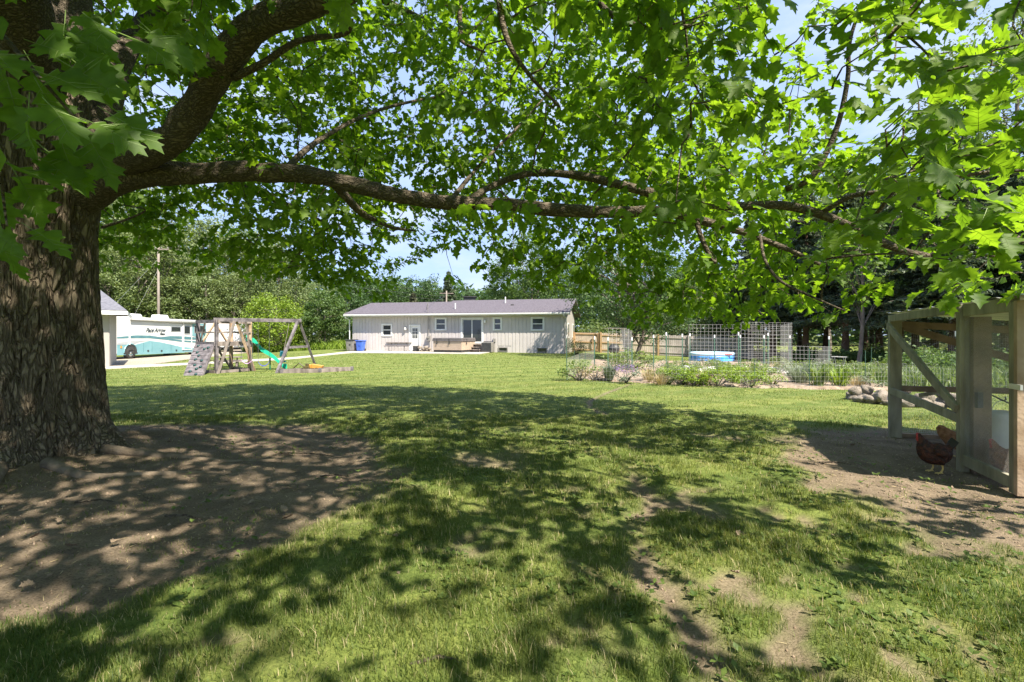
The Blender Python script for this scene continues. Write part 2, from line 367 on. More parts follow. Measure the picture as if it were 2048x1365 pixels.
def dirt_mask(X, Y):
    n = (fbm(np.stack([X * 1.7, Y * 1.7, X * 0], -1), 3, 4) - .5); n2 = (fbm(np.stack([X * 5, Y * 5, X * 0], -1), 9, 3) - .5)
    s = lambda d, w: np.clip(d / w + .5, 0, 1)
    m = s(poly_dist(DIRT_L, X, Y) + n * .7 + n2 * .25, .35)
    m = np.maximum(m, s(poly_dist(DIRT_R, X, Y) + n * 1.1 + n2 * .4, .45))
    m = np.maximum(m, s(poly_dist(RUN, X, Y) + .1, .2))
    m = np.maximum(m, s(.10 + n * .35 + n2 * .3 - line_dist(STRIP, X, Y), .14))
    m = np.maximum(m, s(.02 + n * .3 + n2 * .3 - line_dist(STRIP2, X, Y), .14))
    m = np.maximum(m, .8 * s(poly_dist(PATCH, X, Y) + n * .9, .3))
    m = np.maximum(m, s(.05 + n * .12 - line_dist(TRENCH, X, Y), .06))
    sp = s(poly_dist(SPARSE_R, X, Y), .6); m = np.maximum(m, sp * np.clip((n + n2 * .9 - .145) * 5, 0, .9))
    near = np.clip((9 - Y) / 4, 0, 1); m = np.maximum(m, near * np.clip((n + n2 * .9 - .17) * 5, 0, .7))
    return m
def axis(fine0, fine1, step, lo, hi, grow=1.12):
    a = list(np.arange(fine0, fine1 + 1e-6, step)); s = step
    while a[-1] < hi: s *= grow; a.append(a[-1] + s)
    s = step; b = []
    x = fine0
    while x > lo: s *= grow; x -= s; b.append(x)
    return np.array(b[::-1] + a)
gx = axis(-9, 9, .1, -900, 900, 1.07); gy = axis(1.5, 11, .1, -900, 1200, 1.04)
GX, GY = np.meshgrid(gx, gy); GX, GY = GX.ravel(), GY.ravel()
GD = np.zeros(GX.shape); near = (np.abs(GX) < 14) & (GY > -1) & (GY < 22); GD[near] = dirt_mask(GX[near], GY[near])
def relief(X, Y):
    a = np.clip((13 - Y) / 4, 0, 1) * np.clip((12 - np.abs(X)) / 3, 0, 1) * np.clip((Y + 3) / 2, 0, 1)
    P = np.stack([X, Y, X * 0], -1)
    return a * ((fbm(P * .9, 5, 3) - .5) * .10 + (fbm(P * 5, 6, 3) - .5) * .035)
TRUNK = Vector((-5.84, 5.9, 0))
def ground_z(X, Y):
    X, Y = np.asarray(X, float), np.asarray(Y, float)
    r = np.hypot(X - TRUNK.x, Y - TRUNK.y)
    return gz(X, Y) + relief(X, Y) + .22 * np.exp(-(r / 1.5) ** 2) + .07 * np.exp(-((line_dist(gp((260, 885), (420, 872), (560, 868)), X, Y)) / .22) ** 2)
def gnd(x, y): return float(ground_z(np.array([x]), np.array([y]))[0])
GZ = ground_z(GX, GY) - .035 * GD
nx, ny = len(gx), len(gy); idx = np.arange(nx * ny).reshape(ny, nx)
F = np.stack([idx[:-1, :-1], idx[:-1, 1:], idx[1:, 1:], idx[1:, :-1]], -1).reshape(-1, 4)
m, n, l, o = new_mat('ground'); MATS['ground'] = m
b = n.new('ShaderNodeBsdfPrincipled'); b.inputs['Roughness'].default_value = .95; b.inputs['Specular IOR Level'].default_value = .15; l.new(b.outputs[0], o.inputs[0])
geo = n.new('ShaderNodeNewGeometry')
def nnoise(scale, detail=6, rough=.6):
    t = n.new('ShaderNodeTexNoise'); t.inputs['Scale'].default_value = scale; t.inputs['Detail'].default_value = detail; t.inputs['Roughness'].default_value = rough
    l.new(geo.outputs['Position'], t.inputs['Vector']); return t
def ramp(src, stops):
    r = n.new('ShaderNodeValToRGB'); e = r.color_ramp.elements
    e[0].position, e[0].color = stops[0][0], (*stops[0][1], 1); e[1].position, e[1].color = stops[-1][0], (*stops[-1][1], 1)
    for p, c in stops[1:-1]:
        x = e.new(p); x.color = (*c, 1)
    l.new(src, r.inputs[0]); return r
def mixc(f, a, c, mode='MIX'):
    x = n.new('ShaderNodeMixRGB'); x.blend_type = mode
    for k, s in ((0, f), (1, a), (2, c)):
        if isinstance(s, (int, float)): x.inputs[k].default_value = s
        elif isinstance(s, tuple): x.inputs[k].default_value = (*s, 1)
        else: l.new(s, x.inputs[k])
    return x.outputs[0]
turf = ramp(nnoise(2.2).outputs[0], [(.3, (.10, .142, .034)), (.55, (.148, .182, .052)), (.75, (.22, .225, .09))])
fine = ramp(nnoise(38, 4).outputs[0], [(.3, (.55, .6, .5)), (.7, (1.25, 1.2, 1.1))])
turf_c = mixc(1, turf.outputs[0], fine.outputs[0], 'MULTIPLY')
wv = n.new('ShaderNodeTexWave'); wv.inputs['Scale'].default_value = .20; wv.inputs['Distortion'].default_value = .6
mp = n.new('ShaderNodeMapping'); mp.inputs['Rotation'].default_value = (0, 0, R(62)); l.new(geo.outputs['Position'], mp.inputs[0]); l.new(mp.outputs[0], wv.inputs['Vector'])
stripe = ramp(wv.outputs[0], [(.35, (.9, .93, .9)), (.65, (1.12, 1.08, 1.05))])
turf_c = mixc(1, turf_c, stripe.outputs[0], 'MULTIPLY')
dirt = ramp(nnoise(3.2).outputs[0], [(.3, (.122, .094, .066)), (.5, (.178, .138, .098)), (.72, (.24, .188, .134))])
speck = ramp(nnoise(70, 5, .7).outputs[0], [(.32, (.45, .42, .38)), (.5, (.95, .95, .95)), (.72, (1.35, 1.33, 1.3))])
dirt_c = mixc(1, dirt.outputs[0], speck.outputs[0], 'MULTIPLY')
at = n.new('ShaderNodeAttribute'); at.attribute_name = 'dirt'
l.new(mixc(at.outputs['Fac'], turf_c, dirt_c), b.inputs['Base Color'])
bp = n.new('ShaderNodeBump'); bp.inputs['Strength'].default_value = .7; bp.inputs['Distance'].default_value = .03
l.new(nnoise(45, 7, .7).outputs[0], bp.inputs['Height']); l.new(bp.outputs[0], b.inputs['Normal'])
ground = link('ground', np_mesh('ground', np.stack([GX, GY, GZ], -1), F, attrs={'dirt': GD}, mat='ground', smooth=True)); struct(ground)

def strip(name, left, right, mat, lift=.02, k=10, th=.06):
    """a slab laid on the terrain between two edge polylines"""
    Lp, Rp = smooth_path(left, k), smooth_path(right, k); vs = []; m_ = 5
    for a, c in zip(Lp, Rp):
        for t in np.linspace(0, 1, m_): p = a * (1 - t) + c * t; vs.append((p[0], p[1], gnd(p[0], p[1]) + lift))
    nn = len(Lp); top = len(vs); vs += [(x, y, z - th) for x, y, z in vs]
    fs = []
    for i in range(nn - 1):
        for j in range(m_ - 1): fs.append((i*m_+j, i*m_+j+1, (i+1)*m_+j+1, (i+1)*m_+j))
        for j in (0, m_ - 1): fs.append((i*m_+j, (i+1)*m_+j, top+(i+1)*m_+j, top+i*m_+j))
    for i in (0, nn - 1):
        for j in range(m_ - 1): fs.append((i*m_+j, i*m_+j+1, top+i*m_+j+1, top+i*m_+j))
    mb = MB(); mb.add(vs, fs); return struct(mb.build(name, mat))
# ================================================================== paved ground
strip('gravel_drive', gp((150, 718), (300, 713), (420, 704), (520, 694)), gp((150, 741), (290, 731), (400, 717), (500, 706)), 'gravel', .03)
strip('garden_path', gp((150, 737), (330, 729), (470, 722), (600, 714.5), (700, 703.5), (745, 700)), gp((150, 742), (330, 733), (470, 725.5), (600, 717.5), (720, 705.5), (760, 703.5)), 'concrete', .035)
# ================================================================== ranch house
HO = Vector((-13.85, 42.0, 0)); HU = Vector((.9762, -.2170, 0)); HV = Vector((.2170, .9762, 0)); HZ = .05
def wall_s(px):
    r = (px - 1024) / FPX; return (r * HO.y - HO.x) / (HU.x - r * HU.y)
def wall_z(px, py):
    return CAM_H + (HOR - py) / FPX * (HO.y + HU.y * wall_s(px))
def H(s, v, z): return HO + HU * s + HV * v + Vector((0, 0, z))
house = thing('ranch_house', 'long single-storey grey ranch house with purple-grey shingle roof', 'house', H(9.2, 4, HZ), math.atan2(HU.y, HU.x))
LEN, DEP, EAVE = wall_s(1129), 8.4, 3.16
def hbox(s0, s1, v0, v1, z0, z1, mb=None):
    mb = mb or MB(); return mb.fbox(H(s0, v0, z0), HU * (s1 - s0), HV * (v1 - v0), (0, 0, z1 - z0))
# openings: (kind, px0, py0, px1, py1)
OPEN = [('window', 763.5, 648, 784.5, 673), ('door', 818.7, 650, 841, 701), ('window', 870, 635.6, 893, 661.5), ('sliding_door', 922, 635.6, 966.6, 687.5),
        ('window', 986, 635, 1004, 661.5), ('window', 1062, 634.5, 1088.7, 662), ('basement_window', 997, 695, 1015, 703.5), ('basement_window', 1074, 696, 1093.5, 704.8)]
OP = []
for k, x0, y0, x1, y1 in OPEN:
    xm = (x0 + x1) / 2; OP.append((k, wall_s(x0), wall_s(x1), wall_z(xm, y1), wall_z(xm, y0)))
# rear wall built round its openings
def wall_with_holes(s0, s1, z0, z1, holes, v0=0, v1=.2):
    mb = MB(); cuts = sorted(set([s0, s1] + [a for h in holes for a in h[:2]]))
    for a, c in zip(cuts[:-1], cuts[1:]):
        zs = sorted([(h[2], h[3]) for h in holes if h[0] <= a + 1e-6 and h[1] >= c - 1e-6]); z = z0
        for h0, h1 in zs:
            if h0 > z: hbox(a, c, v0, v1, z, h0, mb)
            z = max(z, h1)
        if z1 > z: hbox(a, c, v0, v1, z, z1, mb)
    return mb
holes = [(a, c, max(z0, HZ - .3), min(z1, EAVE - .12)) for _, a, c, z0, z1 in OP]
wall_with_holes(0, LEN, HZ - .4, EAVE, holes).build('wall', 'siding', house)
mb = MB(); s = .16; zz = HZ - .3
while s < LEN:           # upright boards: proud battens leave the joints recessed
    segs = [(zz, EAVE - .1)]
    for _, a, c, z0, z1 in OP:
        if a - .12 < s < c + .12:
            new = []
            for p, q in segs:
                if z0 - .12 > p: new.append((p, min(q, z0 - .12)))
                if z1 + .12 < q: new.append((max(p, z1 + .12), q))
            segs = new
    for p, q in segs:
        if q - p > .05: hbox(s, s + .24, -.022, .0, p, q, mb)
    s += .27 if int(s * 10) % 3 else .33
o_ = mb.build('siding_board', 'siding', house); o_['kind'] = 'stuff'
mb = MB(); hbox(LEN - .2, LEN, .2, DEP, HZ - .4, EAVE, mb)
tri = [H(LEN - .2, .0, EAVE), H(LEN - .2, DEP, EAVE), H(LEN - .2, DEP / 2, EAVE + 1.25)]; mb.poly(tri, HU * .2)
mb.build('gable_wall', 'siding_light', house)
mb = MB(); hbox(0, .2, .2, DEP, HZ - .4, EAVE, mb); mb.poly([H(0, 0, EAVE), H(0, DEP, EAVE), H(0, DEP / 2, EAVE + 1.2)], HU * .2); hbox(.2, LEN - .2, DEP - .2, DEP, HZ - .4, EAVE, mb); mb.build('far_wall', 'siding', house)
for v in (2.2, 6.2):
    f_ = hbox(LEN, LEN + .05, v, v + .9, 1.25, 2.5).build('window', 'white_paint', house); hbox(LEN + .05, LEN + .06, v + .12, v + .78, 1.36, 2.38).build('pane', 'dark_glass', f_)
# roof: two runs, the right one a little deeper and higher
def roof_run(name, s0, s1, half, z_e=EAVE + .03, over=.55, pitch=.262):
    mb = MB(); mid = DEP / 2 if half is None else half; zr = z_e + (mid + over) * pitch
    for a, c in ((-over, mid), (2 * mid + over, mid)):
        p = [H(s0, a, z_e), H(s1, a, z_e), H(s1, c, zr), H(s0, c, zr)]; mb.poly(p, (0, 0, .09))
    return mb.build(name, 'shingle', house), zr
s_mid = wall_s(868)
roof, zr1 = roof_run('roof', -.55, s_mid, 4.2)
roof2, zr2 = roof_run('roof', s_mid, LEN + .5, 4.75)
for rr, s0, s1 in ((roof, -.55, s_mid), (roof2, s_mid, LEN + .5)):     # shingle courses, a step each
    mb = MB(); k = 0; v = -.52; half = 4.2 if rr is roof else 4.75
    while v < half - .2:
        z = EAVE + .125 + (v + .55) * .262
        mb.fbox(H(s0 + .01, v, z), HU * (s1 - s0 - .02), HV * .24 + Vector((0, 0, .052)), (0, 0, .018)); v += .28
    stuff(mb.build('shingle_course', 'shingle', rr))
mb = MB(); hbox(-.55, LEN + .5, -.56, -.53, EAVE - .1, EAVE + .04, mb); mb.build('fascia', 'white_paint', house)
mb = MB(); hbox(-.5, LEN + .48, -.66, -.565, EAVE - .03, EAVE + .075, mb); gut = mb.build('gutter', 'white_paint', house, bevel=.015)
mb = MB(); hbox(-.5, LEN + .45, -.53, -.025, EAVE - .09, EAVE - .06, mb); mb.build('soffit', 'white_paint', house)
for s, e in ((-.35, -.6), (LEN + .02, .0)):
    mb = MB(); mb.tube([H(s, -.6, EAVE - .03), H(s, -.55, EAVE - .2), H(s + .12, -.1, EAVE - .38), H(s + .12, -.08, HZ)], .045, 6); mb.build('downspout', 'white_paint', house)
def trim(s0, s1, z0, z1, w=.09, v0=-.05, v1=.03, bottom=True):
    mb = MB(); hbox(s0 - .02, s0 + w, v0, v1, z0, z1, mb); hbox(s1 - w, s1 + .02, v0, v1, z0, z1, mb); hbox(s0 + w, s1 - w, v0, v1, z1 - w, z1, mb)
    if bottom: hbox(s0 + w, s1 - w, v0 - .02, v1, z0, z0 + w, mb)
    return mb
for k, a, c, z0, z1 in OP:
    if k == 'window':
        f_ = trim(a, c, z0, z1, .11).build('window', 'white_paint', house)
        zm = (z0 + z1) / 2; hbox(a + .11, c - .11, .0, .06, zm - .03, zm + .04).build('sash', 'white_paint', f_)
        for p, q in ((z0 + .09, zm - .03), (zm + .04, z1 - .11)):
            hbox(a + .11, c - .11, .045, .06, p, q).build('pane', 'dark_glass', f_)
        trim(a + .1, c - .1, z0 + .08, z1 - .1, .045, -.005, .04).build('frame', 'white_paint', f_)
    elif k == 'door':
        d_ = trim(a, c, z0, z1, .11, bottom=False).build('door', 'white_paint', house)
        hbox(a + .11, c - .11, .02, .07, z0, z1 - .11).build('door_leaf', 'white_paint', d_)
        gx0, gx1, gz0, gz1 = a + .28, c - .28, z0 + 1.02, z1 - .3
        hbox(gx0, gx1, .008, .018, gz0, gz1).build('pane', 'dark_glass', d_)
        mb = MB()
        for t in (1 / 3, 2 / 3): hbox(gx0 + (gx1 - gx0) * t - .012, gx0 + (gx1 - gx0) * t + .012, -.006, .007, gz0, gz1, mb); hbox(gx0, gx1, -.005, .006, gz0 + (gz1 - gz0) * t - .012, gz0 + (gz1 - gz0) * t + .012, mb)
        mb.build('muntin', 'white_paint', d_)
        mb = MB(); mb.lathe([(.0, -.03), (.03, -.03), (.03, .02), (.0, .02)], 8, H(a + .2, 0, z0 + .95)); mb.build('door_knob', 'chrome', d_)
    elif k == 'sliding_door':
        d_ = trim(a, c, z0, z1, .13).build('sliding_door', 'white_paint', house); mid = (a + c) / 2
        for p, q, v in ((a + .13, mid + .03, .05), (mid - .03, c - .13, .02)):
            fr = trim(p, q, z0 + .1, z1 - .14, .055, v - .015, v + .02).build('frame', 'white_paint', d_)
            hbox(p + .05, q - .05, v, v + .012, z0 + .15, z1 - .18).build('pane', 'dark_glass', d_)
    else:
        d_ = trim(a, c, max(z0, HZ + .02), z1, .05).build('basement_window', 'grey_plastic', house)
        for i in range(3):
            w = (c - a - .1) / 3; hbox(a + .05 + i * w + .015, a + .05 + (i + 1) * w - .015, .03, .05, max(z0, HZ) + .05, z1 - .05).build('pane', 'dark_glass', d_)
# roof fittings
def roof_z(v): return EAVE + .12 + (v + .55) * .262
for px, v, h in ((902.5, 1.0, .55), (992.5, 3.2, .62)):
    mb = MB(); p = H(wall_s(px), v, roof_z(v) - .06); mb.tube([p, p + Vector((0, 0, h))], .055, 8); mb.build('vent_pipe', 'white_paint', roof2)
mb = MB(); p = H(wall_s(1013), 2.2, roof_z(2.2)); mb.box(p + Vector((0, 0, .03)), (.25, .25, .12)); mb.build('roof_vent', 'black_plastic', roof2)
mb = MB(); p = H(wall_s(893), 6.4, zr2 - .45); mb.box(p + Vector((0, 0, .45)), (1.1, .7, 1.0)); mb.box(p + Vector((0, 0, 1.0)), (1.3, .9, .1)); mb.build('chimney', 'black_plastic', roof2)
sm = wall_s(858.5); mb = MB(); mb.tube([H(sm, -.12, 1.5), H(sm, -.12, EAVE - .1)], .028, 6); mb.tube([H(sm, -.3, EAVE + .15), H(sm, -.3, EAVE + 1.05)], .028, 6); mb.tube([H(sm, -.3, EAVE + 1.0), H(sm - .35, .2, EAVE + .5)], .018, 5); mb.build('service_mast', 'grey_plastic', house)
mb = MB(); mb.box(H(sm, -.12, 1.22), (.28, .16, .42)); mb.lathe([(.11, -.02), (.11, .05)], 10, H(sm, -.23, 1.3), Matrix.Rotation(R(90), 3, 'X')); mb.tube([H(sm + .06, -.08, 1.0), H(sm + .06, -.08, HZ)], .025, 6); mb.build('electric_meter', 'grey_plastic', house)
for px, py in ((812, 658), (971, 643.5)):
    q = H(wall_s(px), -.06, wall_z(px, py)); mb = MB(); mb.lathe([(.05, -.12), (.09, -.1), (.10, .05), (.06, .12), (.02, .14)], 10, q + HV * -.1); mb.box(q + HV * -.02, (.16, .06, .1)); mb.build('wall_lamp', 'white_paint', house)
mb = MB(); q = H(wall_s(989), -.08, 1.05); mb.box(q, (.2, .12, .28)); mb.tube([q, q - Vector((0, 0, 1))], .02, 5); mb.build('junction_box', 'grey_plastic', house)
# patio, steps and the things by the wall
def slab(name, s0, s1, v0, v1, z0, z1, mat, parent=None): return hbox(s0, s1, v0, v1, z0, z1).build(name, mat, parent)
struct(slab('patio', wall_s(735), wall_s(985), -3.9, -.02, HZ - .3, HZ + .07, 'concrete'))
PZ = HZ + .07
steps = thing('wooden_steps', 'weathered wooden steps below the sliding glass door', 'steps', H(wall_s(955), -.6, PZ))
sa, sb = wall_s(945), wall_s(967); ztop = OP[3][3] - .06
for i in range(3):
    z = PZ + (ztop - PZ) * (i + 1) / 3; hbox(sa, sb, -1.05 + i * .33, -.68 + i * .33, z - .05, z).build('tread', 'grey_wood', steps)
for sx in (sa + .03, sb - .08):
    mb = MB(); mb.poly([H(sx, -1.0, PZ), H(sx, -.06, PZ), H(sx, -.06, ztop - .06), H(sx, -.4, ztop - .06), H(sx, -1.0, PZ + (ztop - PZ) / 3 - .06)], HU * .05); mb.build('stringer', 'grey_wood', steps)
ac = thing('air_conditioner', 'dark grey air conditioner unit beside the wooden steps', 'air conditioner', H(wall_s(975), -.6, PZ))
sa = wall_s(969); hbox(sa, sa + .85, -.95, -.2, PZ - .02, PZ + .78).build('casing', 'grey_plastic', ac, bevel=.03)
mb = MB()
for i in range(14): hbox(sa + .04, sa + .81, -.97, -.951, PZ + .06 + i * .05, PZ + .085 + i * .05, mb)
mb.build('louvre', 'black_plastic', ac); mb = MB(); mb.lathe([(.36, 0), (.36, .05), (.3, .07)], 16, H(sa + .42, -.57, PZ + .78)); mb.build('fan_guard', 'black_plastic', ac)
# hot tub turned corner-on
tc = G(905, 706.5); tz = gnd(tc.x, tc.y); tc = Vector((tc.x, tc.y + 1.2, PZ)); rot = R(-22)
tub = thing('hot_tub', 'beige panelled hot tub with strapped grey cover on patio', 'hot tub', tc, rot)
RT = Matrix.Rotation(rot, 3, 'Z')
def tbox(c, sz, mb=None): mb = mb or MB(); return mb.box(tc + RT @ Vector((c[0], c[1], c[2] * 1.17)), (sz[0], sz[1], sz[2] * 1.17), RT)
tbox((0, 0, .08), (2.46, 2.26, .16)).build('base', 'black_plastic', tub)
tbox((0, 0, .48), (2.5, 2.3, .66)).build('shell', 'tub_panel', tub, bevel=.03)
mb = MB()
for i in range(9): tbox((0, 0, .19 + i * .072), (2.525, 2.325, .05), mb)
stuff(mb.build('side_slat', 'tub_panel', tub))
mb = MB(); tbox((0, 0, .90), (2.62, 2.42, .14), mb); mb.build('cover', 'vinyl_grey', tub, bevel=.05)
mb = MB(); tbox((0, 0, .80), (2.63, 2.43, .12), mb); mb.build('cover_skirt', 'vinyl_grey', tub)
for x, y in ((.2, -1.22), (1.32, -.4), (-.9, -1.22)):
    mb = MB(); tbox((x, y, .74), (.06 if abs(y) > 1 else .012, .012 if abs(y) > 1 else .06, .34), mb); tbox((x, y, .57), (.09 if abs(y) > 1 else .03, .03 if abs(y) > 1 else .09, .07), mb); mb.build('strap', 'black_plastic', tub)
# picnic table
def picnic(loc, rz, L, Wd, Hh, label, top='grey_wood', frame='black_plastic'):
    t = thing('picnic_table', label, 'picnic table', loc, rz); M_ = Matrix.Translation(loc) @ Matrix.Rotation(rz, 4, 'Z'); q = lambda *c: M_ @ Vector(c)
    R3 = M_.to_3x3(); n_ = 5; w = Wd / n_
    for i in range(n_): mb = MB(); mb.box(q(0, -Wd / 2 + w * (i + .5), Hh - .02), (L, w * .93, .04), R3); mb.build('table_plank', top, t)
    for sg in (-1, 1):
        for i in (0, 1): mb = MB(); mb.box(q(0, sg * (Wd / 2 + .28 + i * .15 - .07), Hh * .6), (L, .135, .04), R3); mb.build('seat_plank', top, t)
        for x in (-.3, .3):
            mb = MB(); pts = [q(x * L + .1 * 0, sg * (Wd / 2 - .12), Hh - .05), q(x * L, sg * (Wd / 2 - .2), Hh * .6), q(x * L, sg * .12 * Wd, .25 * Hh), q(x * L, sg * Wd * .35, .02), q(x * L, sg * (Wd / 2 + .3), .02), q(x * L, sg * (Wd / 2 + .36), Hh * .3), q(x * L, sg * (Wd / 2 + .3), Hh * .57)]
            mb.tube([tuple(p) for p in smooth_path([tuple(p) for p in pts], 4)], .022, 6); mb.build('leg', frame, t, smooth=True)
    for x in (-.3, .3):
        mb = MB(); mb.tube([q(x * L, -Wd / 2 + .1, Hh - .07), q(x * L, Wd / 2 - .1, Hh - .07)], .022, 6); mb.build('cross_bar', frame, t)
    return t
pp = G(796, 704.0); picnic(Vector((pp.x, pp.y + .8, PZ)), math.atan2(HU.y, HU.x), 2.3, .72, .74, 'brown plank picnic table with dark tube legs on the patio')
# bins
def bin_(px, label, body, lid, h, w):
    s = wall_s(px); p = H(s, -.75, PZ if px > 735 else g1(*H(s, -.75, 0)[:2])); t = thing('wheeled_bin', label, 'bin', p, math.atan2(HU.y, HU.x)); RM = Matrix.Rotation(math.atan2(HU.y, HU.x), 3, 'Z')
    f = lambda x, y, z: p + RM @ Vector((x, y, z))
    a, c = w * .40, w * .5; mb = MB(); mb.add([f(-a, -a, .06), f(a, -a, .06), f(a, a, .06), f(-a, a, .06), f(-c, -c, h), f(c, -c, h), f(c, c, h), f(-c, c, h)], [(3, 2, 1, 0), (4, 5, 6, 7), (0, 1, 5, 4), (1, 2, 6, 5), (2, 3, 7, 6), (3, 0, 4, 7)])
    mb.build('bin_body', body, t, bevel=.04)
    mb = MB(); mb.box(f(0, 0, h + .04), (w * 1.12, w * 1.14, .08), RM); mb.build('lid', lid, t, bevel=.03)
    mb = MB(); mb.tube([f(-c, c + .06, h - .02), f(c, c + .06, h - .02)], .02, 6); mb.build('handle', lid, t)
    for sx in (-1, 1): mb = MB(); mb.lathe([(.0, -.03), (.13, -.03), (.13, .03), (0, .03)], 12, f(sx * a, a + .02, .13), RM @ Matrix.Rotation(R(90), 3, 'Y')); mb.build('wheel', 'tyre', t)
    mb = MB(); mb.box(f(.05, -c * .96, h * .62), (.12, .02, .1), RM); mb.build('badge', lid, t)
bin_(712.5, 'dark grey lidded wheeled bin at the corner of the house', 'grey_plastic', 'black_plastic', .95, .75)
bin_(730.5, 'bright blue wheeled recycling bin against the house wall', 'blue_plastic', 'blue_plastic', .88, .62)
t = thing('storage_box', 'small dark storage box beside the white back door', 'box', H(wall_s(835.5), -.35, PZ))
sa = wall_s(831.5); hbox(sa, sa + .4, -.6, -.15, PZ - .01, PZ + .42).build('casing', 'black_plastic', t, bevel=.02); hbox(sa - .02, sa + .42, -.62, -.13, PZ + .42, PZ + .47).build('lid', 'grey_plastic', t)
rp_ = thing('rock_pile', 'low pile of pale tan rocks between back door and hot tub', 'rock pile', H(wall_s(853), -.5, PZ))
def rock_mesh(r, seed, mat='stone', sub=2):
    bm = bmesh.new(); bmesh.ops.create_icosphere(bm, subdivisions=sub, radius=r)
    co = np.array([v.co[:] for v in bm.verts]); k = .5 + .8 * vnoise(co / r * 1.2 + seed * 7.7, seed) + .28 * (vnoise(co / r * 3.1 + seed, seed + 3) - .5) + .1 * (vnoise(co / r * 8 + seed, seed + 5) - .5)
    for v, q in zip(bm.verts, k): v.co = v.co * q; v.co.z *= .72
    me = bpy.data.meshes.new('rock'); bm.to_mesh(me); bm.free(); me.materials.append(MATS[mat]); me.polygons.foreach_set('use_smooth', np.ones(len(me.polygons), bool)); return me
RK = [rock_mesh(1, k) for k in range(5)]
for i in range(9):
    o_ = link('rock', RK[i % 5], rp_); o_.location = H(wall_s(845 + (i % 5) * 4), -.25 - .3 * (i // 5), PZ + .07 + .13 * (i % 3)); o_.rotation_euler = (0, 0, i * 1.7); sc_ = .13 + .03 * (i % 3); o_.scale = (sc_,) * 3
# ================================================================== garage at the left
garage = None
gc = G(219, 735.5); gu = Vector((.80, .60, 0)); gv = Vector((-.60, .80, 0)); gZ = g1(gc.x, gc.y)
garage = thing('garage', 'pale sided garage with grey shingle roof half hidden by oak trunk', 'garage', gc)
def gb(s0, s1, v0, v1, z0, z1, mb=None):
    mb = mb or MB(); return mb.fbox(gc + gu * s0 + gv * v0 + Vector((0, 0, z0 - 0)), gu * (s1 - s0), gv * (v1 - v0), (0, 0, z1 - z0))
gb(-6, 0, 0, 7, -.3, 2.95).build('wall', 'siding_light', garage)
mb = MB()
for i in range(20): gb(-6 + i * .3 + .02, -6 + i * .3 + .27, -.02, 0, -.25, 2.9, mb)
stuff(mb.build('siding_board', 'siding_light', garage))
def gpnt(s, v, z): return gc + gu * s + gv * v + Vector((0, 0, z))
mb = MB(); mb.poly([gpnt(-6.6, -.7, 2.98), gpnt(.75, -.7, 2.98), gpnt(-.9, 3.5, 4.6), gpnt(-6.6, 3.5, 4.6)], (0, 0, .09)); mb.poly([gpnt(.75, -.7, 2.98), gpnt(.75, 7.7, 2.98), gpnt(-.9, 3.5, 4.6)], (0, 0, .09)); mb.poly([gpnt(.75, 7.7, 2.98), gpnt(-6.6, 7.7, 2.98), gpnt(-6.6, 3.5, 4.6), gpnt(-.9, 3.5, 4.6)], (0, 0, .09)); rf = mb.build('roof', 'garage_shingle', garage)
gb(-6.6, .75, -.73, -.70, 2.82, 3.02).build('fascia', 'white_paint', garage); gb(-6.55, .7, -.69, -.02, 2.84, 2.88).build('soffit', 'white_paint', garage); gb(.75, .78, -.7, 7.7, 2.82, 3.02).build('fascia', 'white_paint', garage)
# ================================================================== motorhome
A_ = Vector(((238 - 1024) / FPX * 35.6, 35.6, 0)); Bf = Vector(((414 - 1024) / FPX * 46.2, 46.2, 0))
ru = (Bf - A_).normalized(); rn = Vector((ru.y, -ru.x, 0))       # rn points towards the lawn
RL = (Bf - A_).length; rz0 = g1(*((A_ + Bf) / 2)[:2]) - .02
def RV(s, z, n_=0): return A_ + ru * s + rn * n_ + Vector((0, 0, rz0 + z))
rv = thing('motorhome', 'white and teal motorhome parked on the gravel drive', 'motorhome', RV(RL / 2, 0, -1.2), math.atan2(ru.y, ru.x))
s_back = -1.6; s_w = (lambda px: (lambda r: (r * A_.y - A_.x) / (ru.x - r * ru.y))((px - 1024) / FPX))
def rz(px, py): s = s_w(px); return CAM_H + (HOR - py) / FPX * (A_.y + ru.y * s) - rz0
mb = MB(); prof = [(s_back, .42), (RL - .2, .42), (RL + .05, .7), (RL, 1.5), (RL - .35, 2.55), (RL - .75, 3.1), (RL - 1.0, 3.2), (s_back + .2, 3.2), (s_back, 3.0)]
mb.poly([RV(s, z, 0) for s, z in prof], -rn * 2.4); mb.build('body', 'rv_white', rv, bevel=.06)
def decal(name, pts, mat, off=.006, th=.01, parent=rv):
    mb = MB(); mb.poly([RV(s, z, off) for s, z in pts], rn * -th); return mb.build(name, mat, parent)
def pxp(*pp): return [(s_w(x), rz(x, y)) for x, y in pp]
decal('skirt_panel', pxp((234, 690), (270, 690), (300, 682), (322, 685), (362, 694), (398, 697), (412, 698), (412, 704.5), (390, 706), (362, 706), (300, 709), (234, 711)), 'rv_teal')
decal('stripe', pxp((234, 674.5), (272, 671), (300, 671.5), (330, 676), (365, 681), (412, 684), (412, 687), (365, 684.5), (330, 680), (300, 677), (260, 677), (234, 677.5)), 'rv_dark_teal', .012)
decal('stripe', pxp((320, 675), (340, 672.5), (365, 673), (412, 677), (412, 680.5), (365, 679), (345, 677.5)), 'rv_dark_teal', .016)
decal('stripe', pxp((234, 686), (262, 682), (300, 681), (280, 684), (262, 690), (234, 690)), 'rv_grey', .018)
decal('front_panel', pxp((384, 648), (412, 648), (412, 694), (402, 690), (396, 675), (384, 672)), 'rv_teal', .02)
decal('awning_strip', pxp((258, 640), (385, 648), (385, 649.5), (258, 642)), 'rv_grey', .02)  # narrow grey strip on the body along the awning
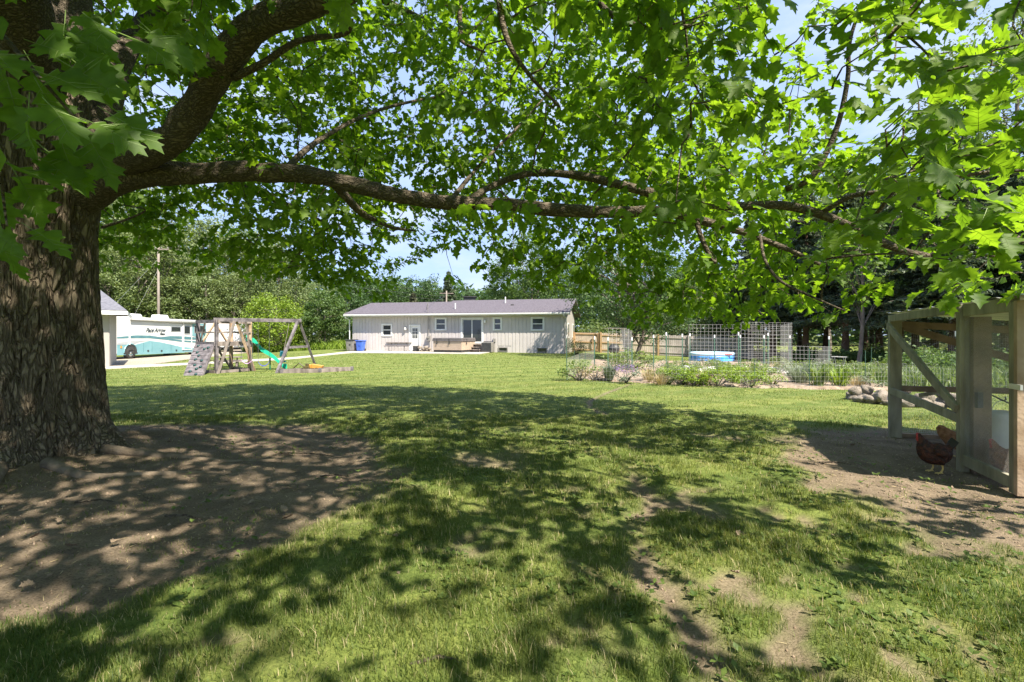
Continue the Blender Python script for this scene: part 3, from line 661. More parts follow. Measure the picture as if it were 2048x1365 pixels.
mb = MB(); mb.tube([RV(s_w(258), rz(258, 637.5), .10), RV(s_w(396), rz(396, 645.5), .10)], .13, 10); aw = mb.build('awning', 'rv_white', rv, smooth=True)
for px in (258, 366):
    mb = MB(); mb.beam(RV(s_w(px), rz(px, 639), .05), RV(s_w(px), rz(px, 690 if px < 300 else 700), .05), .09, .06); mb.build('awning_arm', 'rv_white', rv)
for x0, y0, x1, y1, nm in ((341, 653.5, 361.5, 663.5, 'window'), (367.5, 652, 380, 668.5, 'door_window'), (388, 651, 396, 667, 'window'), (397.5, 651, 407, 667, 'window')):
    pts = pxp((x0, y0), (x1, y0 + .6), (x1, y1), (x0, y1)); f_ = decal(nm, pts, 'rv_grey', .03, .03)
    c_ = np.mean(np.array(pts), 0); decal('pane', [tuple(c_ + (np.array(p) - c_) * .86) for p in pts], 'dark_glass', .036, .01, f_)
dpts = pxp((364.5, 649.5), (383, 650.5), (383, 699), (364.5, 700)); mb = MB()
for a, c in zip(dpts, dpts[1:] + dpts[:1]): mb.beam(RV(*a, .03), RV(*c, .03), .06, .03, rn)
mb.build('door_frame', 'rv_white', rv)
for px in (287, 304, 342): s = s_w(px); mb = MB(); mb.beam(RV(s, .5, .012), RV(s, 1.25, .012), .02, .015, rn); mb.build('locker_seam', 'rv_dark_teal', rv)
for px, py in ((296, 702), (323, 702), (352.5, 701)):
    mb = MB(); q = RV(s_w(px), rz(px, py), .02); mb.beam(q - Vector((0, 0, .06)), q + Vector((0, 0, .06)), .16, .03, rn); mb.build('locker_latch', 'black_plastic', rv)
mb = MB(); mb.beam(RV(s_w(242), rz(242, 692), .02), RV(s_w(242), rz(242, 697), .02), .14, .03, rn); mb.build('marker_lamp', 'toy_orange', rv)
def rwheel(s, n_):
    base = RV(s, .46, n_); M_ = Matrix((ru, rn, (0, 0, 1))).transposed() @ Matrix.Rotation(R(-90), 3, 'X')
    w = MB(); w.lathe([(.26, -.26), (.44, -.26), (.47, -.2), (.47, -.02), (.44, .02), (.27, .02)], 24, base, M_, cap=False); wo = w.build('wheel', 'tyre', rv, smooth=True)
    r_ = MB(); r_.lathe([(.0, .0), (.08, .01), (.09, -.03), (.2, -.05), (.275, .012), (.275, -.2)], 20, base, M_, cap=False); r_.build('rim', 'chrome', wo, smooth=True)
sw_ = s_w(261); rwheel(sw_, .035); rwheel(sw_, -2.1); rwheel(RL - 2.3, -2.1); rwheel(RL - 1.9, -.05)
mb = MB(); arch = [(sw_ + .66 * math.cos(t), .50 + .66 * math.sin(t)) for t in np.linspace(0, math.pi, 14)] + [(sw_ - .66, .40), (sw_ + .66, .40)]
decal('wheel_arch', arch, 'black_plastic', .024)
mb = MB(); mb.tube([RV(sw_ + .67 * math.cos(t), .50 + .67 * math.sin(t), .03) for t in np.linspace(0, math.pi, 14)], .035, 6); mb.build('arch_trim', 'rv_teal', rv)
for px, w, h in ((297, 1.0, .32), (350, 1.05, .36)):
    s = s_w(px); mb = MB(); mb.poly([RV(s - .7, 3.2, -.9), RV(s + .7, 3.2, -.9), RV(s + .45, 3.2 + h, -.9), RV(s - .55, 3.2 + h, -.9)], -rn * .7); mb.build('roof_air_conditioner', 'rv_white', rv, bevel=.05)
mb = MB(); q = RV(RL - .6, 2.2, .12); mb.box(q, (.16, .12, .4)); mb.beam(q, RV(RL - .5, 2.4, 0), .04, .04); mb.build('mirror', 'black_plastic', rv)
mb = MB(); mb.beam(RV(s_w(366) + .2, .3, .1), RV(s_w(383) - .1, .3, .1), .3, .04); mb.build('entry_step', 'grey_plastic', rv)
def lettering(txt, size, pos, xdir, ydir, shear, mat, parent):
    cu = bpy.data.curves.new('t', 'FONT'); cu.body = txt; cu.size = size; cu.shear = shear; cu.extrude = .004; cu.space_character = .95; cu.offset = .009
    ob = bpy.data.objects.new('t', cu); COL.objects.link(ob); dg = bpy.context.evaluated_depsgraph_get(); me = bpy.data.meshes.new_from_object(ob.evaluated_get(dg)); bpy.data.objects.remove(ob)
    xd, yd = Vector(xdir).normalized(), Vector(ydir).normalized(); M_ = Matrix((xd, yd, xd.cross(yd))).transposed().to_4x4(); M_.translation = pos
    me.transform(M_); me.materials.clear(); me.materials.append(MATS[mat]); return link('lettering', me, parent)
s0, s1 = s_w(291), s_w(336)
lettering('Pace Arrow', .48, RV(s0, rz(293, 665), .012), ru + Vector((0, 0, .012)), (0, 0, 1), .45, 'rv_ink', rv)
lettering('Vision', .26, RV(s_w(319), rz(319, 670.5), .012), ru, (0, 0, 1), .45, 'rv_ink', rv)
# white trailer beyond
tA = W(498, 700, 50); tz0 = g1(tA.x, tA.y); tr = thing('travel_trailer', 'white box trailer with grey stripes parked beyond the motorhome', 'trailer', (tA.x - 2.5, tA.y + 1, tz0))
def tb(x0, x1, y0, y1, z0, z1): mb = MB(); return mb.fbox((tA.x + x0, tA.y + y0, tz0 + z0), (x1 - x0, 0, 0), (0, y1 - y0, 0), (0, 0, z1 - z0))
tb(-5.2, 0, 0, 2.3, .45, 2.95).build('body', 'rv_white', tr, bevel=.12)
for z, a, c in ((2.35, -2.9, -.5), (2.12, -2.6, -.15)): tb(a, c, -.012, 0, z, z + .07).build('stripe', 'rv_grey', tr)
for x in (-3.2, -2.3):
    mb = MB(); mb.lathe([(.18, -.12), (.32, -.12), (.34, -.08), (.34, .05), (.31, .08), (.18, .08)], 18, (tA.x + x, tA.y - .02, tz0 + .34), Matrix.Rotation(R(90), 3, 'X')); mb.build('wheel', 'tyre', tr)
tb(-5.0, -.2, .2, 2.1, .3, .46).build('chassis', 'black_plastic', tr)
# utility pole
p = W(317, 690, 47); pz = g1(p.x, p.y); up_ = thing('utility_pole', 'weathered wooden utility pole rising behind the motorhome', 'utility pole', (p.x, p.y, pz))
mb = MB(); mb.tube([(p.x, p.y, pz - .2), (p.x, p.y, pz + 5), (p.x, p.y, pz + 10.6)], [.14, .12, .10], 10); mb.build('pole', 'pole_wood', up_, smooth=True)
mb = MB(); mb.beam((p.x - 1.0, p.y, pz + 10.1), (p.x + 1.0, p.y, pz + 10.1), .1, .12); mb.build('cross_arm', 'pole_wood', up_)
for x in (-.9, -.3, .3, .9): mb = MB(); mb.lathe([(.03, 0), (.06, .03), (.05, .1), (.02, .16)], 8, (p.x + x, p.y, pz + 10.16)); mb.build('insulator', 'grey_plastic', up_)
def sagline(a, c, sag, n_=10): return [Vector(a).lerp(Vector(c), t) - Vector((0, 0, sag * 4 * t * (1 - t))) for t in np.linspace(0, 1, n_)]
mb = MB(); mb.tube([(p.x, p.y, pz + 9.2), (p.x - 7, p.y - 2, pz)], .012, 4); mb.tube([(p.x, p.y, pz + 8.2), (p.x - 3.5, p.y - 1, pz)], .012, 4); mb.build('guy_wire', 'galvanised', up_)
p2 = W(893, 640, 56); z2 = g1(p2.x, p2.y); up2 = thing('utility_pole', 'thin utility pole just above the ridge beyond the house chimney', 'utility pole', (p2.x, p2.y, z2))
mb = MB(); mb.tube([(p2.x, p2.y, z2 - .2), (p2.x, p2.y, z2 + 6.6)], [.10, .08], 8); mb.build('pole', 'pole_wood', up2, smooth=True)
mb = MB(); mb.beam((p2.x - .8, p2.y, z2 + 6.3), (p2.x + .8, p2.y, z2 + 6.3), .1, .1); mb.build('cross_arm', 'pole_wood', up2)
for k, dz in enumerate((0, .5, .9)):
    mb = MB(); mb.tube(sagline((p.x + .9, p.y, pz + 10.3 - dz * 1.2), (p2.x, p2.y, z2 + 6.4 - dz), .5), .014, 4); tag(mb.build('power_line', 'black_plastic'), 'dark power line strung between the two utility poles', 'power line', 'power lines')
mb = MB(); mb.tube(sagline((p2.x, p2.y, z2 + 6.2), H(sm, -.3, EAVE + 1.0), .2), .014, 4); tag(mb.build('power_line', 'black_plastic'), 'dark service line dropping to the mast on the house roof', 'power line')
# ================================================================== timber play set
PA = Vector((-12.1, 19.8, 0)); e1 = Vector((.5, .866, 0)); e2 = Vector((-.866, .5, 0)); TW = 1.4
def PS(a, c, z): q = PA + e1 * a * TW + e2 * c * TW; return Vector((q.x, q.y, z))
pg = lambda q: gnd(q.x, q.y)
play = thing('play_set', 'weathered timber play tower with climbing wall, slide and swing beam', 'play set', PS(.5, .5, gnd(*PS(.5, .5, 0)[:2])))
TOP = 2.12
POSTS = [(0, 0, 'dark_wood'), (1, 0, 'tan_wood'), (1, 1, 'tan_wood'), (0, 1, 'dark_wood')]
for a, c, mt in POSTS:
    q = PS(a, c, 0); mb = MB(); mb.beam((q.x, q.y, pg(q) - .1), (q.x, q.y, TOP), .115, .115, e1); mb.build('post', mt, play)
DK = 1.12
for a, c, b_, d_, mt in ((0, 0, 1, 0, 'grey_wood'), (0, 1, 1, 1, 'grey_wood'), (0, 0, 0, 1, 'dark_wood'), (1, 0, 1, 1, 'tan_wood')):
    off = (e2 * -.08 if c == d_ == 0 else e2 * .08 if c == d_ == 1 else e1 * -.08 if a == 0 else e1 * .08)
    mb = MB(); mb.beam(PS(a, c, DK) + off, PS(b_, d_, DK) + off, .045, .17); mb.build('deck_beam', mt, play)
    mb = MB(); mb.beam(PS(a, c, TOP - .07) + off, PS(b_, d_, TOP - .07) + off, .045, .13); mb.build('top_rail', mt, play)
    mb = MB(); mb.beam(PS(a, c, 1.60) + off * 1.1, PS(b_, d_, 1.60) + off * 1.1, .035, .06); mb.build('guard_rail', 'grey_wood', play)
for i in range(8):
    mb = MB(); mb.beam(PS(i / 8 + .06, .03, DK + .06), PS(i / 8 + .06, .97, DK + .06), .15, .03); mb.build('deck_plank', 'grey_wood', play)
# swing beam and A-frames
AP = Vector((-9.36, 21.2, TOP)); BA = PS(0, 0, TOP)
bm0 = PS(0, 0, TOP) - (AP - BA).normalized() * .1
mb = MB(); mb.beam(bm0 + Vector((0, 0, -.0)), AP + (AP - BA).normalized() * .12, .09, .15); mb.build('swing_beam', 'dark_wood', play)
def leg(p, q, mt, nm='frame_leg', w=.1): mb = MB(); mb.beam(p, q, w, w, (AP - BA)); return mb.build(nm, mt, play)
def gpt(px, d): x = (px - 1024) / FPX * d; return Vector((x, d, gnd(x, d) - .03))
f1, f2 = gpt(553, 19.8), gpt(633, 22.5)
leg(AP + Vector((.0, -.06, -.02)), f1, 'dark_wood'); leg(AP + Vector((.0, .06, -.02)), f2, 'dark_wood')
ca = AP.lerp(f1, .52); cb = AP.lerp(f2, .52); mb = MB(); mb.beam(ca.lerp(cb, -.05), cb.lerp(ca, -.05), .05, .1); mb.build('cross_brace', 'dark_wood', play)
mid = BA.lerp(AP, .22); leg(mid + Vector((0, -.06, -.05)), gpt(436, 19.62), 'grey_wood'); leg(mid + Vector((0, .06, -.05)), gpt(510, 21.0), 'tan_wood')
leg(BA.lerp(AP, .34) - Vector((0, 0, .08)), gpt(506, 20.9) + Vector((0, 0, .02)), 'grey_wood', 'frame_brace', .07)
for p0, p1, mt in ((PS(.5, 1, TOP - .1), PS(.1, 1, DK), 'tan_wood'), (PS(.5, 1, TOP - .1), PS(.9, 1.0, DK), 'tan_wood'), (PS(.0, .6, TOP - .1), PS(.0, .9, DK), 'grey_wood'), (PS(.45, 1, DK), PS(.98, 1, .05), 'grey_wood')):
    leg(p0, p1, mt, 'corner_brace', .07)
# climbing wall
TLp, TRp, BLp, BRp = W(391, 688, 20.2), W(427, 689, 19.75), None, None
bl = gpt(366, 18.75); br = gpt(402, 18.75); NP = 8
for i in range(NP):
    t0, t1 = i / NP + .006, (i + 1) / NP - .006
    a, c, d, b_ = bl.lerp(TLp, t0), br.lerp(TRp, t0), br.lerp(TRp, t1), bl.lerp(TLp, t1)
    n_ = (c - a).cross(b_ - a).normalized(); mb = MB(); mb.poly([a, c, d, b_], n_ * -(.03 + .006 * (i % 2)))
    mb.build('climbing_plank', 'dark_wood', play)
nrm = (br - bl).cross(TLp - bl).normalized(); nrm = nrm if nrm.y < 0 else -nrm
for u_, t in ((.22, .93), (.3, .72), (.62, .83), (.45, .62), (.8, .88), (.35, .5), (.72, .47), (.42, .33), (.6, .22), (.78, .28), (.68, .06), (.3, .14)):
    q = bl.lerp(TLp, t).lerp(br.lerp(TRp, t), u_); mb = MB(); mb.lathe([(.01, -.01), (.06, 0), (.055, .03), (.02, .055)], 7, q, nrm.to_track_quat('Z', 'Y').to_matrix()); mb.build('climbing_hold', 'hold_dark', play, smooth=True)
for s_ in (bl, br):
    t_ = TLp if s_ is bl else TRp; mb = MB(); mb.beam(s_ - nrm * .07, t_ - nrm * .07, .05, .09, nrm); mb.build('wall_stringer', 'dark_wood', play)
# rope ladder
ra, rb = W(420, 700, 19.9), W(429, 700, 19.9)
for q in (ra, rb): mb = MB(); mb.tube([q + Vector((0, 0, .15)), Vector((q.x, q.y, .0))], .012, 5); mb.build('ladder_rope', 'grey_wood', play)
for z in (.15, .45, .75): mb = MB(); mb.tube([Vector((ra.x, ra.y, z)), Vector((rb.x, rb.y, z))], .018, 6); mb.build('rung', 'grey_wood', play)
# border boards under the tower
for a, c, b_, d_ in ((0, -.06, 1, -.06), (-.06, 0, -.06, 1), (1.05, 0, 1.05, 1)):
    p0, p1 = PS(a, c, 0), PS(b_, d_, 0); mb = MB(); mb.beam((p0.x, p0.y, pg(p0) + .05), (p1.x, p1.y, pg(p1) + .05), .04, .14); mb.build('border_board', 'grey_wood', play)
# slide
s_top = W(500, 684, 21.3); s_bot = W(572, 733, 22.0); s_bot.z = gnd(s_bot.x, s_bot.y) + .1
u_ = (s_bot - s_top); uh = Vector((u_.x, u_.y, 0)).normalized(); sd = Vector((-uh.y, uh.x, 0))
L_ = Vector((u_.x, u_.y)).length
prof = smooth_path([(0, s_top.z + .02), (.12, s_top.z + .0), (.3, s_top.z - .36), (.5, s_top.z - .56), (.7, s_top.z - .80), (.9, s_bot.z + .03), (1.02, s_bot.z)], 4)
def slide_section(w0, w1, h):      # bed with raised lips
    vs, fs = [], []; sec = [(-w1, h), (-w1 + .03, h + .01), (-w0, .0), (w0, .0), (w1 - .03, h + .01), (w1, h), (w1, -.06), (-w1, -.06)]; k = len(sec)
    for t, z in prof:
        o_ = Vector((s_top.x, s_top.y, 0)) + uh * (t * L_)
        for a, dz in sec: vs.append(o_ + sd * a + Vector((0, 0, z + dz)))
    for i in range(len(prof) - 1):
        for j in range(k): fs.append((i*k+j, i*k+(j+1) % k, (i+1)*k+(j+1) % k, (i+1)*k+j))
    fs += [tuple(range(k))[::-1], tuple((len(prof) - 1) * k + j for j in range(k))]
    mb = MB(); mb.add(vs, fs); return mb
sl = slide_section(.19, .26, .13).build('slide', 'slide_green', play, smooth=False)
mb = MB(); o_ = Vector((s_top.x, s_top.y, 0)) + uh * (L_ * .55); mb.tube([o_ + Vector((0, 0, prof[14][1] - .05)), Vector((o_.x, o_.y, gnd(o_.x, o_.y)))], .03, 6); mb.build('slide_support', 'slide_dark', sl)
mb = MB(); q = s_top - uh * .12; mb.tube([q + sd * .26 + Vector((0, 0, .02)), q + sd * .24 + Vector((0, 0, .25)), q + Vector((0, 0, .3)), q - sd * .24 + Vector((0, 0, .25)), q - sd * .26 + Vector((0, 0, .02))], .03, 6); mb.build('slide_hood', 'slide_green', sl, smooth=True)
# hanging swings
def swing(px, py, d, mat, label, w=.42):
    c = W(px, py, d); bd = (AP - BA).normalized(); bh = Vector((bd.x, bd.y, 0)).normalized(); q = Vector((-bh.y, bh.x, 0)); t = thing('swing', label, 'swing', c)
    pts = [(-w / 2, .10), (-w * .36, .0), (-w * .12, -.075), (w * .12, -.075), (w * .36, .0), (w / 2, .10)]; vs = []; fs = []
    for x, z in pts:
        for s_ in (-.08, .08):
            for th in (0, .018): vs.append(c + bh * x + q * s_ + Vector((0, 0, z + th)))
    for i in range(5):
        a, b2 = i * 4, (i + 1) * 4
        for u0, u1 in ((0, 2), (2, 3), (3, 1), (1, 0)): fs.append((a + u0, b2 + u0, b2 + u1, a + u1))
    fs += [(0, 1, 3, 2), (20, 22, 23, 21)]
    mb = MB(); mb.add(vs, fs); mb.build('seat', mat, t)
    tb_ = (c - BA).dot(bd)
    for s_ in (-1, 1):
        top = BA + bd * max(tb_ + s_ * w * .5, .1) - Vector((0, 0, .07)); mb = MB(); mb.tube([c + bh * (s_ * w / 2) + Vector((0, 0, .1)), top], .009, 5); mb.build('chain', 'chain', t)
swing(494, 724, 20.35, 'swing_purple', 'lilac strap swing seat hanging on chains from the beam')
swing(527.5, 729, 20.7, 'swing_blue', 'royal blue strap swing seat hanging on chains')
c = W(566, 713, 20.9); bd = (AP - BA).normalized(); bh = Vector((bd.x, bd.y, 0)).normalized(); q_ = Vector((-bh.y, bh.x, 0))
t = thing('glider_swing', 'dark teal two-seat glider hanging beside the far frame legs', 'swing', c)
for s_ in (-1, 1):
    mb = MB(); mb.poly([c + q_ * (s_ * .22) + bh * -.14 + Vector((0, 0, .0)), c + q_ * (s_ * .42) + bh * -.1, c + q_ * (s_ * .42) + bh * .1, c + q_ * (s_ * .22) + bh * .14], (0, 0, .05)); mb.build('seat', 'glider_teal', t, bevel=.01)
    mb = MB(); mb.poly([c + q_ * (s_ * .41) + bh * -.13, c + q_ * (s_ * .41) + bh * .13, c + q_ * (s_ * .46) + bh * .1 + Vector((0, 0, .22)), c + q_ * (s_ * .46) + bh * -.1 + Vector((0, 0, .22))], q_ * (.03 * s_)); mb.build('backrest', 'glider_teal', t, bevel=.01)
    mb = MB(); mb.tube([c + q_ * (s_ * .3) + Vector((0, 0, .05)), AP.lerp(BA, .12) - Vector((0, 0, .08))], .008, 5); mb.build('rope', 'grey_wood', t)
mb = MB(); mb.beam(c + q_ * -.4 + Vector((0, 0, -.05)), c + q_ * .4 + Vector((0, 0, -.05)), .06, .08); mb.build('cross_bar', 'glider_teal', t)
mb = MB(); mb.beam(c + bh * -.12 + Vector((0, 0, -.22)), c + bh * .12 + Vector((0, 0, -.22)), .34, .05); mb.tube([c - Vector((0, 0, .05)), c - Vector((0, 0, .22))], .03, 6); mb.build('foot_rest', 'glider_teal', t)
# child's picnic table behind the tower
q = gpt(458, 23.4); picnic(Vector((q.x, q.y, q.z + .03)), R(25), 1.15, .5, .5, 'small grey picnic table on the lawn behind the play tower', 'grey_wood', 'grey_wood')
# sandbox and toys
S1, S2, S3 = gpt(564, 19.75), gpt(640, 20.05), gpt(703.5, 20.95); S4 = S1 + (S3 - S2); S4.z = gnd(S4.x, S4.y)
sb = thing('sandbox', 'low timber sandbox frame beside the swing frame', 'sandbox', (S1 + S3) / 2)
for a, c in ((S1, S2), (S2, S3), (S3, S4), (S4, S1)):
    mb = MB(); mb.beam(a + Vector((0, 0, .09)), c + Vector((0, 0, .09)), .045, .2); mb.build('side_board', 'grey_wood', sb)
for a in (S1, S2, S3, S4): mb = MB(); mb.box(a + Vector((0, 0, .1)), (.12, .12, .23)); mb.build('corner_block', 'dark_wood', sb)
mb = MB(); mb.poly([S1 + Vector((0, 0, .03)), S2 + Vector((0, 0, .03)), S3 + Vector((0, 0, .03)), S4 + Vector((0, 0, .03))], (0, 0, .05)); mb.build('sand', 'sand', sb)
q = W(634, 738, 20.35); q.z = (S1.z + .1); tt = thing('toy_truck', 'orange toy dump truck lying in the sandbox', 'toy', q)
mb = MB(); mb.poly([q + Vector((-.22, -.1, .10)), q + Vector((.20, -.1, .08)), q + Vector((.26, -.1, .2)), q + Vector((-.2, -.1, .28))], (0, .22, 0)); mb.build('hopper', 'toy_orange', tt, bevel=.015)
mb = MB(); mb.box(q + Vector((-.3, .0, .15)), (.14, .2, .2)); mb.build('cab', 'toy_orange', tt, bevel=.015)
for x in (-.27, .02, .18):
    for y in (-.1, .12): mb = MB(); mb.lathe([(.0, -.03), (.07, -.03), (.07, .03), (0, .03)], 10, q + Vector((x, y, .06)), Matrix.Rotation(R(90), 3, 'X')); mb.build('wheel', 'toy_dark', tt)
q = W(613, 738, 20.2); q.z = S1.z + .1; tt = thing('toy_digger', 'dark toy digger with folded arm lying in the sandbox', 'toy', q)
mb = MB(); mb.box(q + Vector((0, 0, .13)), (.22, .16, .14)); mb.box(q + Vector((.03, 0, .24)), (.12, .13, .12)); mb.build('cab', 'toy_dark', tt, bevel=.015)
mb = MB(); mb.tube([q + Vector((-.1, 0, .15)), q + Vector((-.3, 0, .32)), q + Vector((-.52, 0, .14)), q + Vector((-.55, 0, .04))], .025, 6); mb.build('arm', 'toy_dark', tt)
for y in (-.1, .1): mb = MB(); mb.box(q + Vector((0, y, .04)), (.3, .06, .08)); mb.build('track', 'toy_dark', tt, bevel=.02)
# ================================================================== foliage helpers
def unit(a): return a / (np.linalg.norm(a, axis=-1, keepdims=True) + 1e-9)
def leaf_quads(C, size, rs, up=.5, aspect=.6, droop=0.):
    """pointed four-sided leaves: centres (N,3) -> verts, faces, rnd"""
    n = len(C); size = np.broadcast_to(size, (n,))[:, None]
    nrm = rs.normal(size=(n, 3)); nrm[:, 2] = np.abs(nrm[:, 2]) + up * 2; nrm = unit(nrm)
    a = rs.normal(size=(n, 3)); a[:, 2] -= droop; a = unit(a - nrm * (a * nrm).sum(1, keepdims=True)); b = np.cross(nrm, a)
    fold = nrm * size * .12
    V = np.stack([C - a * size * .5, C + b * size * aspect * .5 + fold, C + a * size * .5, C - b * size * aspect * .5 + fold], 1).reshape(-1, 3)
    F = np.arange(4 * n).reshape(n, 4); return V, F, np.repeat(rs.random(n), 4)
def blob_points(n, c, r, rs, shell=.5):
    d = unit(rs.normal(size=(n, 3))); q = rs.random(n)[:, None] ** (1 / 3 * (1 - shell) + .08); return np.asarray(c) + d * q * np.asarray(r)
def foliage(name, parts, mat, parent=None):
    V, F, Rr, k = [], [], [], 0
    for v, f, r in parts: V.append(v); F.append(f + k); Rr.append(r); k += len(v)
    return link(name, np_mesh(name, np.vstack(V), np.vstack(F), np.concatenate(Rr), mat=mat), parent)
def bush(name, label, cat, loc, r, h, n, leaf, mat, seed, group=None, stem_mat='grey_trunk', up=.4, flower=None):
    rs = np.random.default_rng(seed); t = thing(name, label, cat, loc, 0, group); L3 = np.array(loc)
    ncl = max(6, n // 45); cl = blob_points(ncl, (0, 0, h * .52), (r, r, h * .5), rs, .7); cl[:, 2] = np.clip(cl[:, 2], h * .08, None)
    C = np.concatenate([blob_points(n // ncl, c, (r * .34, r * .34, h * .2), rs, .2) for c in cl]); C[:, 2] = np.clip(C[:, 2], .02, None)
    foliage('foliage', [leaf_quads(C + L3, leaf * rs.uniform(.6, 1.2, len(C)), rs, up)], mat, t)
    mb = MB()
    for c in cl[:14]: mb.tube([tuple(L3 + (c[0] * .06, c[1] * .06, -.03)), tuple(L3 + (c[0] * .5, c[1] * .5, c[2] * .6)), tuple(L3 + c)], [.012 + .012 * r, .009 + .006 * r, .004], 4, False)
    mb.build('stem', stem_mat, t)
    if flower is not None:
        C2 = blob_points(flower[1], (0, 0, h * .85), (r * .9, r * .9, h * .3), rs, .5); foliage('bloom', [leaf_quads(C2 + L3, flower[2], rs, 0, .5)], flower[0], t)
    return t
def tuft(name, label, cat, loc, r, h, n, width, mat, seed, group=None, bend=.5):
    rs = np.random.default_rng(seed); t = thing(name, label, cat, loc, 0, group); L3 = np.array(loc)
    az = rs.random(n) * 6.283; tilt = rs.random(n) ** .7; dirv = np.stack([np.cos(az), np.sin(az), 0 * az], 1); base = dirv * (rs.random(n) * r * .35)[:, None]
    hh = h * rs.uniform(.55, 1.05, n); m1 = base + dirv * (tilt * r * .45)[:, None]; m1[:, 2] = hh * .6; tp = base + dirv * (tilt * r)[:, None]; tp[:, 2] = hh * (1 - bend * tilt * .5)
    side = np.stack([-np.sin(az), np.cos(az), 0 * az], 1) * width / 2
    V = np.stack([base - side, base + side, m1 + side * .9, m1 - side * .9, tp], 1).reshape(-1, 3) + L3; i = np.arange(n)[:, None] * 5
    F4 = i + np.array([0, 1, 2, 3]); F3 = i + np.array([3, 2, 4])
    link('blades', np_mesh('blades', V, [F4, F3], np.repeat(rs.random(n), 5), mat=mat), t); return t

# ================================================================== board fence behind the garden
fa, fb = H(LEN + .1, 6.6, 0), Vector((19.9, 40.0, 0)); fl = (fb - fa).length; fu = (fb - fa).normalized(); fn_ = Vector((fu.y, -fu.x, 0)); NPAN = 6
fence = thing('board_fence', 'long weathered board fence with orange posts behind the garden', 'fence', (fa + fb) / 2 + Vector((0, 0, g1(13, 42))))
def fp(s): q = fa + fu * s; return Vector((q.x, q.y, g1(q.x, q.y)))
for i in range(NPAN + 1):
    q = fp(fl * i / NPAN) + fn_ * .05; mb = MB(); mb.beam(q - Vector((0, 0, .2)), q + Vector((0, 0, 1.88)), .13, .13, fu); mb.build('post', 'cedar' if i < 4 else 'picket_grey', fence)
for i in range(NPAN):
    if i == 0: continue
    s0, s1 = fl * i / NPAN + .08, fl * (i + 1) / NPAN - .08; p0, p1 = fp(s0), fp(s1); mt = 'picket_wood' if i < 3 else 'picket_grey'
    for z in (.3, .95, 1.6): mb = MB(); mb.beam(p0 + Vector((0, 0, z)), p1 + Vector((0, 0, z)), .04, .09); mb.build('rail', 'cedar' if i < 2 else mt, fence)
    mb = MB(); n_ = int((s1 - s0) / .15)
    for k in range(n_):
        t = (k + .5) / n_; q = p0.lerp(p1, t) - fn_ * .035; mb.beam(q + Vector((0, 0, .04)), q + Vector((0, 0, 1.80 + .02 * ((k * 7) % 3))), .138, .02, fn_)
    o_ = mb.build('picket', mt, fence); stuff(o_)
gate = thing('fence_gate', 'orange framed wooden gate with vertical boards next to the house', 'gate', fp(fl / NPAN / 2))
s0, s1 = .12, fl / NPAN - .1; p0, p1 = fp(s0), fp(s1)
for z in (.25, .95, 1.7): mb = MB(); mb.beam(p0 + Vector((0, 0, z)), p1 + Vector((0, 0, z)), .05, .1); mb.build('rail', 'cedar', gate)
for q in (p0, p1, p0.lerp(p1, .95)): mb = MB(); mb.beam(q + Vector((0, 0, .06)), q + Vector((0, 0, 1.82)), .09, .05, fn_); mb.build('stile', 'cedar', gate)
mb = MB(); n_ = 15
for k in range(n_): q = p0.lerp(p1, (k + .5) / n_) - fn_ * .04; mb.beam(q + Vector((0, 0, .06)), q + Vector((0, 0, 1.8)), .14, .02, fn_)
stuff(mb.build('board', 'picket_wood', gate))
q = fp(2.0) + fn_ * .1; mb = MB()
for k in range(5):
    r_ = .32 + .03 * k; mb.tube([q + fu * (r_ * .6 * math.cos(t)) + fn_ * (.02 * k) + Vector((0, 0, 1.0 + r_ * 1.75 * math.sin(t))) for t in np.linspace(0, 6.283, 20)], .018, 5)
recentre(tag(mb.build('garden_hose', 'tan_hose'), 'coiled tan hose hanging on the orange gate', 'hose'))
# ================================================================== vegetable garden
bed = gp((1140, 757), (1300, 768), (1520, 776), (1760, 783), (1800, 760), (1765, 738), (1600, 728), (1350, 724), (1195, 722))
BP = np.array(bed); bx0, bx1, by0, by1 = BP[:, 0].min(), BP[:, 0].max(), BP[:, 1].min(), BP[:, 1].max()
ax_, ay_ = np.meshgrid(np.arange(bx0, bx1, .22), np.arange(by0, by1, .22)); ds = poly_dist(bed, ax_.ravel(), ay_.ravel()) + (fbm(np.stack([ax_.ravel(), ay_.ravel(), 0 * ax_.ravel()], -1), 2) - .5) * .8
hz_ = gz(ax_.ravel(), ay_.ravel()) + np.where(ds > 0, .03 + .10 * fbm(np.stack([ax_.ravel() * 1.3, ay_.ravel() * 1.3, 0 * ax_.ravel()], -1), 4), -.12)
ii = np.arange(ax_.size).reshape(ax_.shape); FF = np.stack([ii[:-1, :-1], ii[:-1, 1:], ii[1:, 1:], ii[1:, :-1]], -1).reshape(-1, 4); FF = FF[(ds[FF] > -.2).any(1)]
struct(link('garden_soil', np_mesh('garden_soil', np.stack([ax_.ravel(), ay_.ravel(), hz_], -1), FF, mat='soil', smooth=True)))
def gpos(px, py, dz=.05): q = G(px, py); q.z = g1(q.x, q.y) + dz; return q
KINDS = []
rs0 = np.random.default_rng(44)
bush('bean_plants', 'tall yellow-green bean plant climbing under the small wire arch', 'plant', gpos(1262, 741), 1.1, .85, 1500, .12, 'garden_leaf', 3)
bush('lavender', 'purple flowering lavender clump at the garden edge', 'plant', gpos(1252, 767), .42, .5, 500, .07, 'silver_leaf', 4, flower=('lavender_bloom', 260, .05))
tuft('iris_clump', 'grey-green upright clump of narrow leaves beside the lavender', 'plant', gpos(1219, 763), .4, .62, 260, .025, 'silver_leaf', 5)
bush('dry_clump', 'straw coloured dry clump by the left garden corner', 'plant', gpos(1190, 762), .6, .5, 420, .07, 'straw_stem', 6)
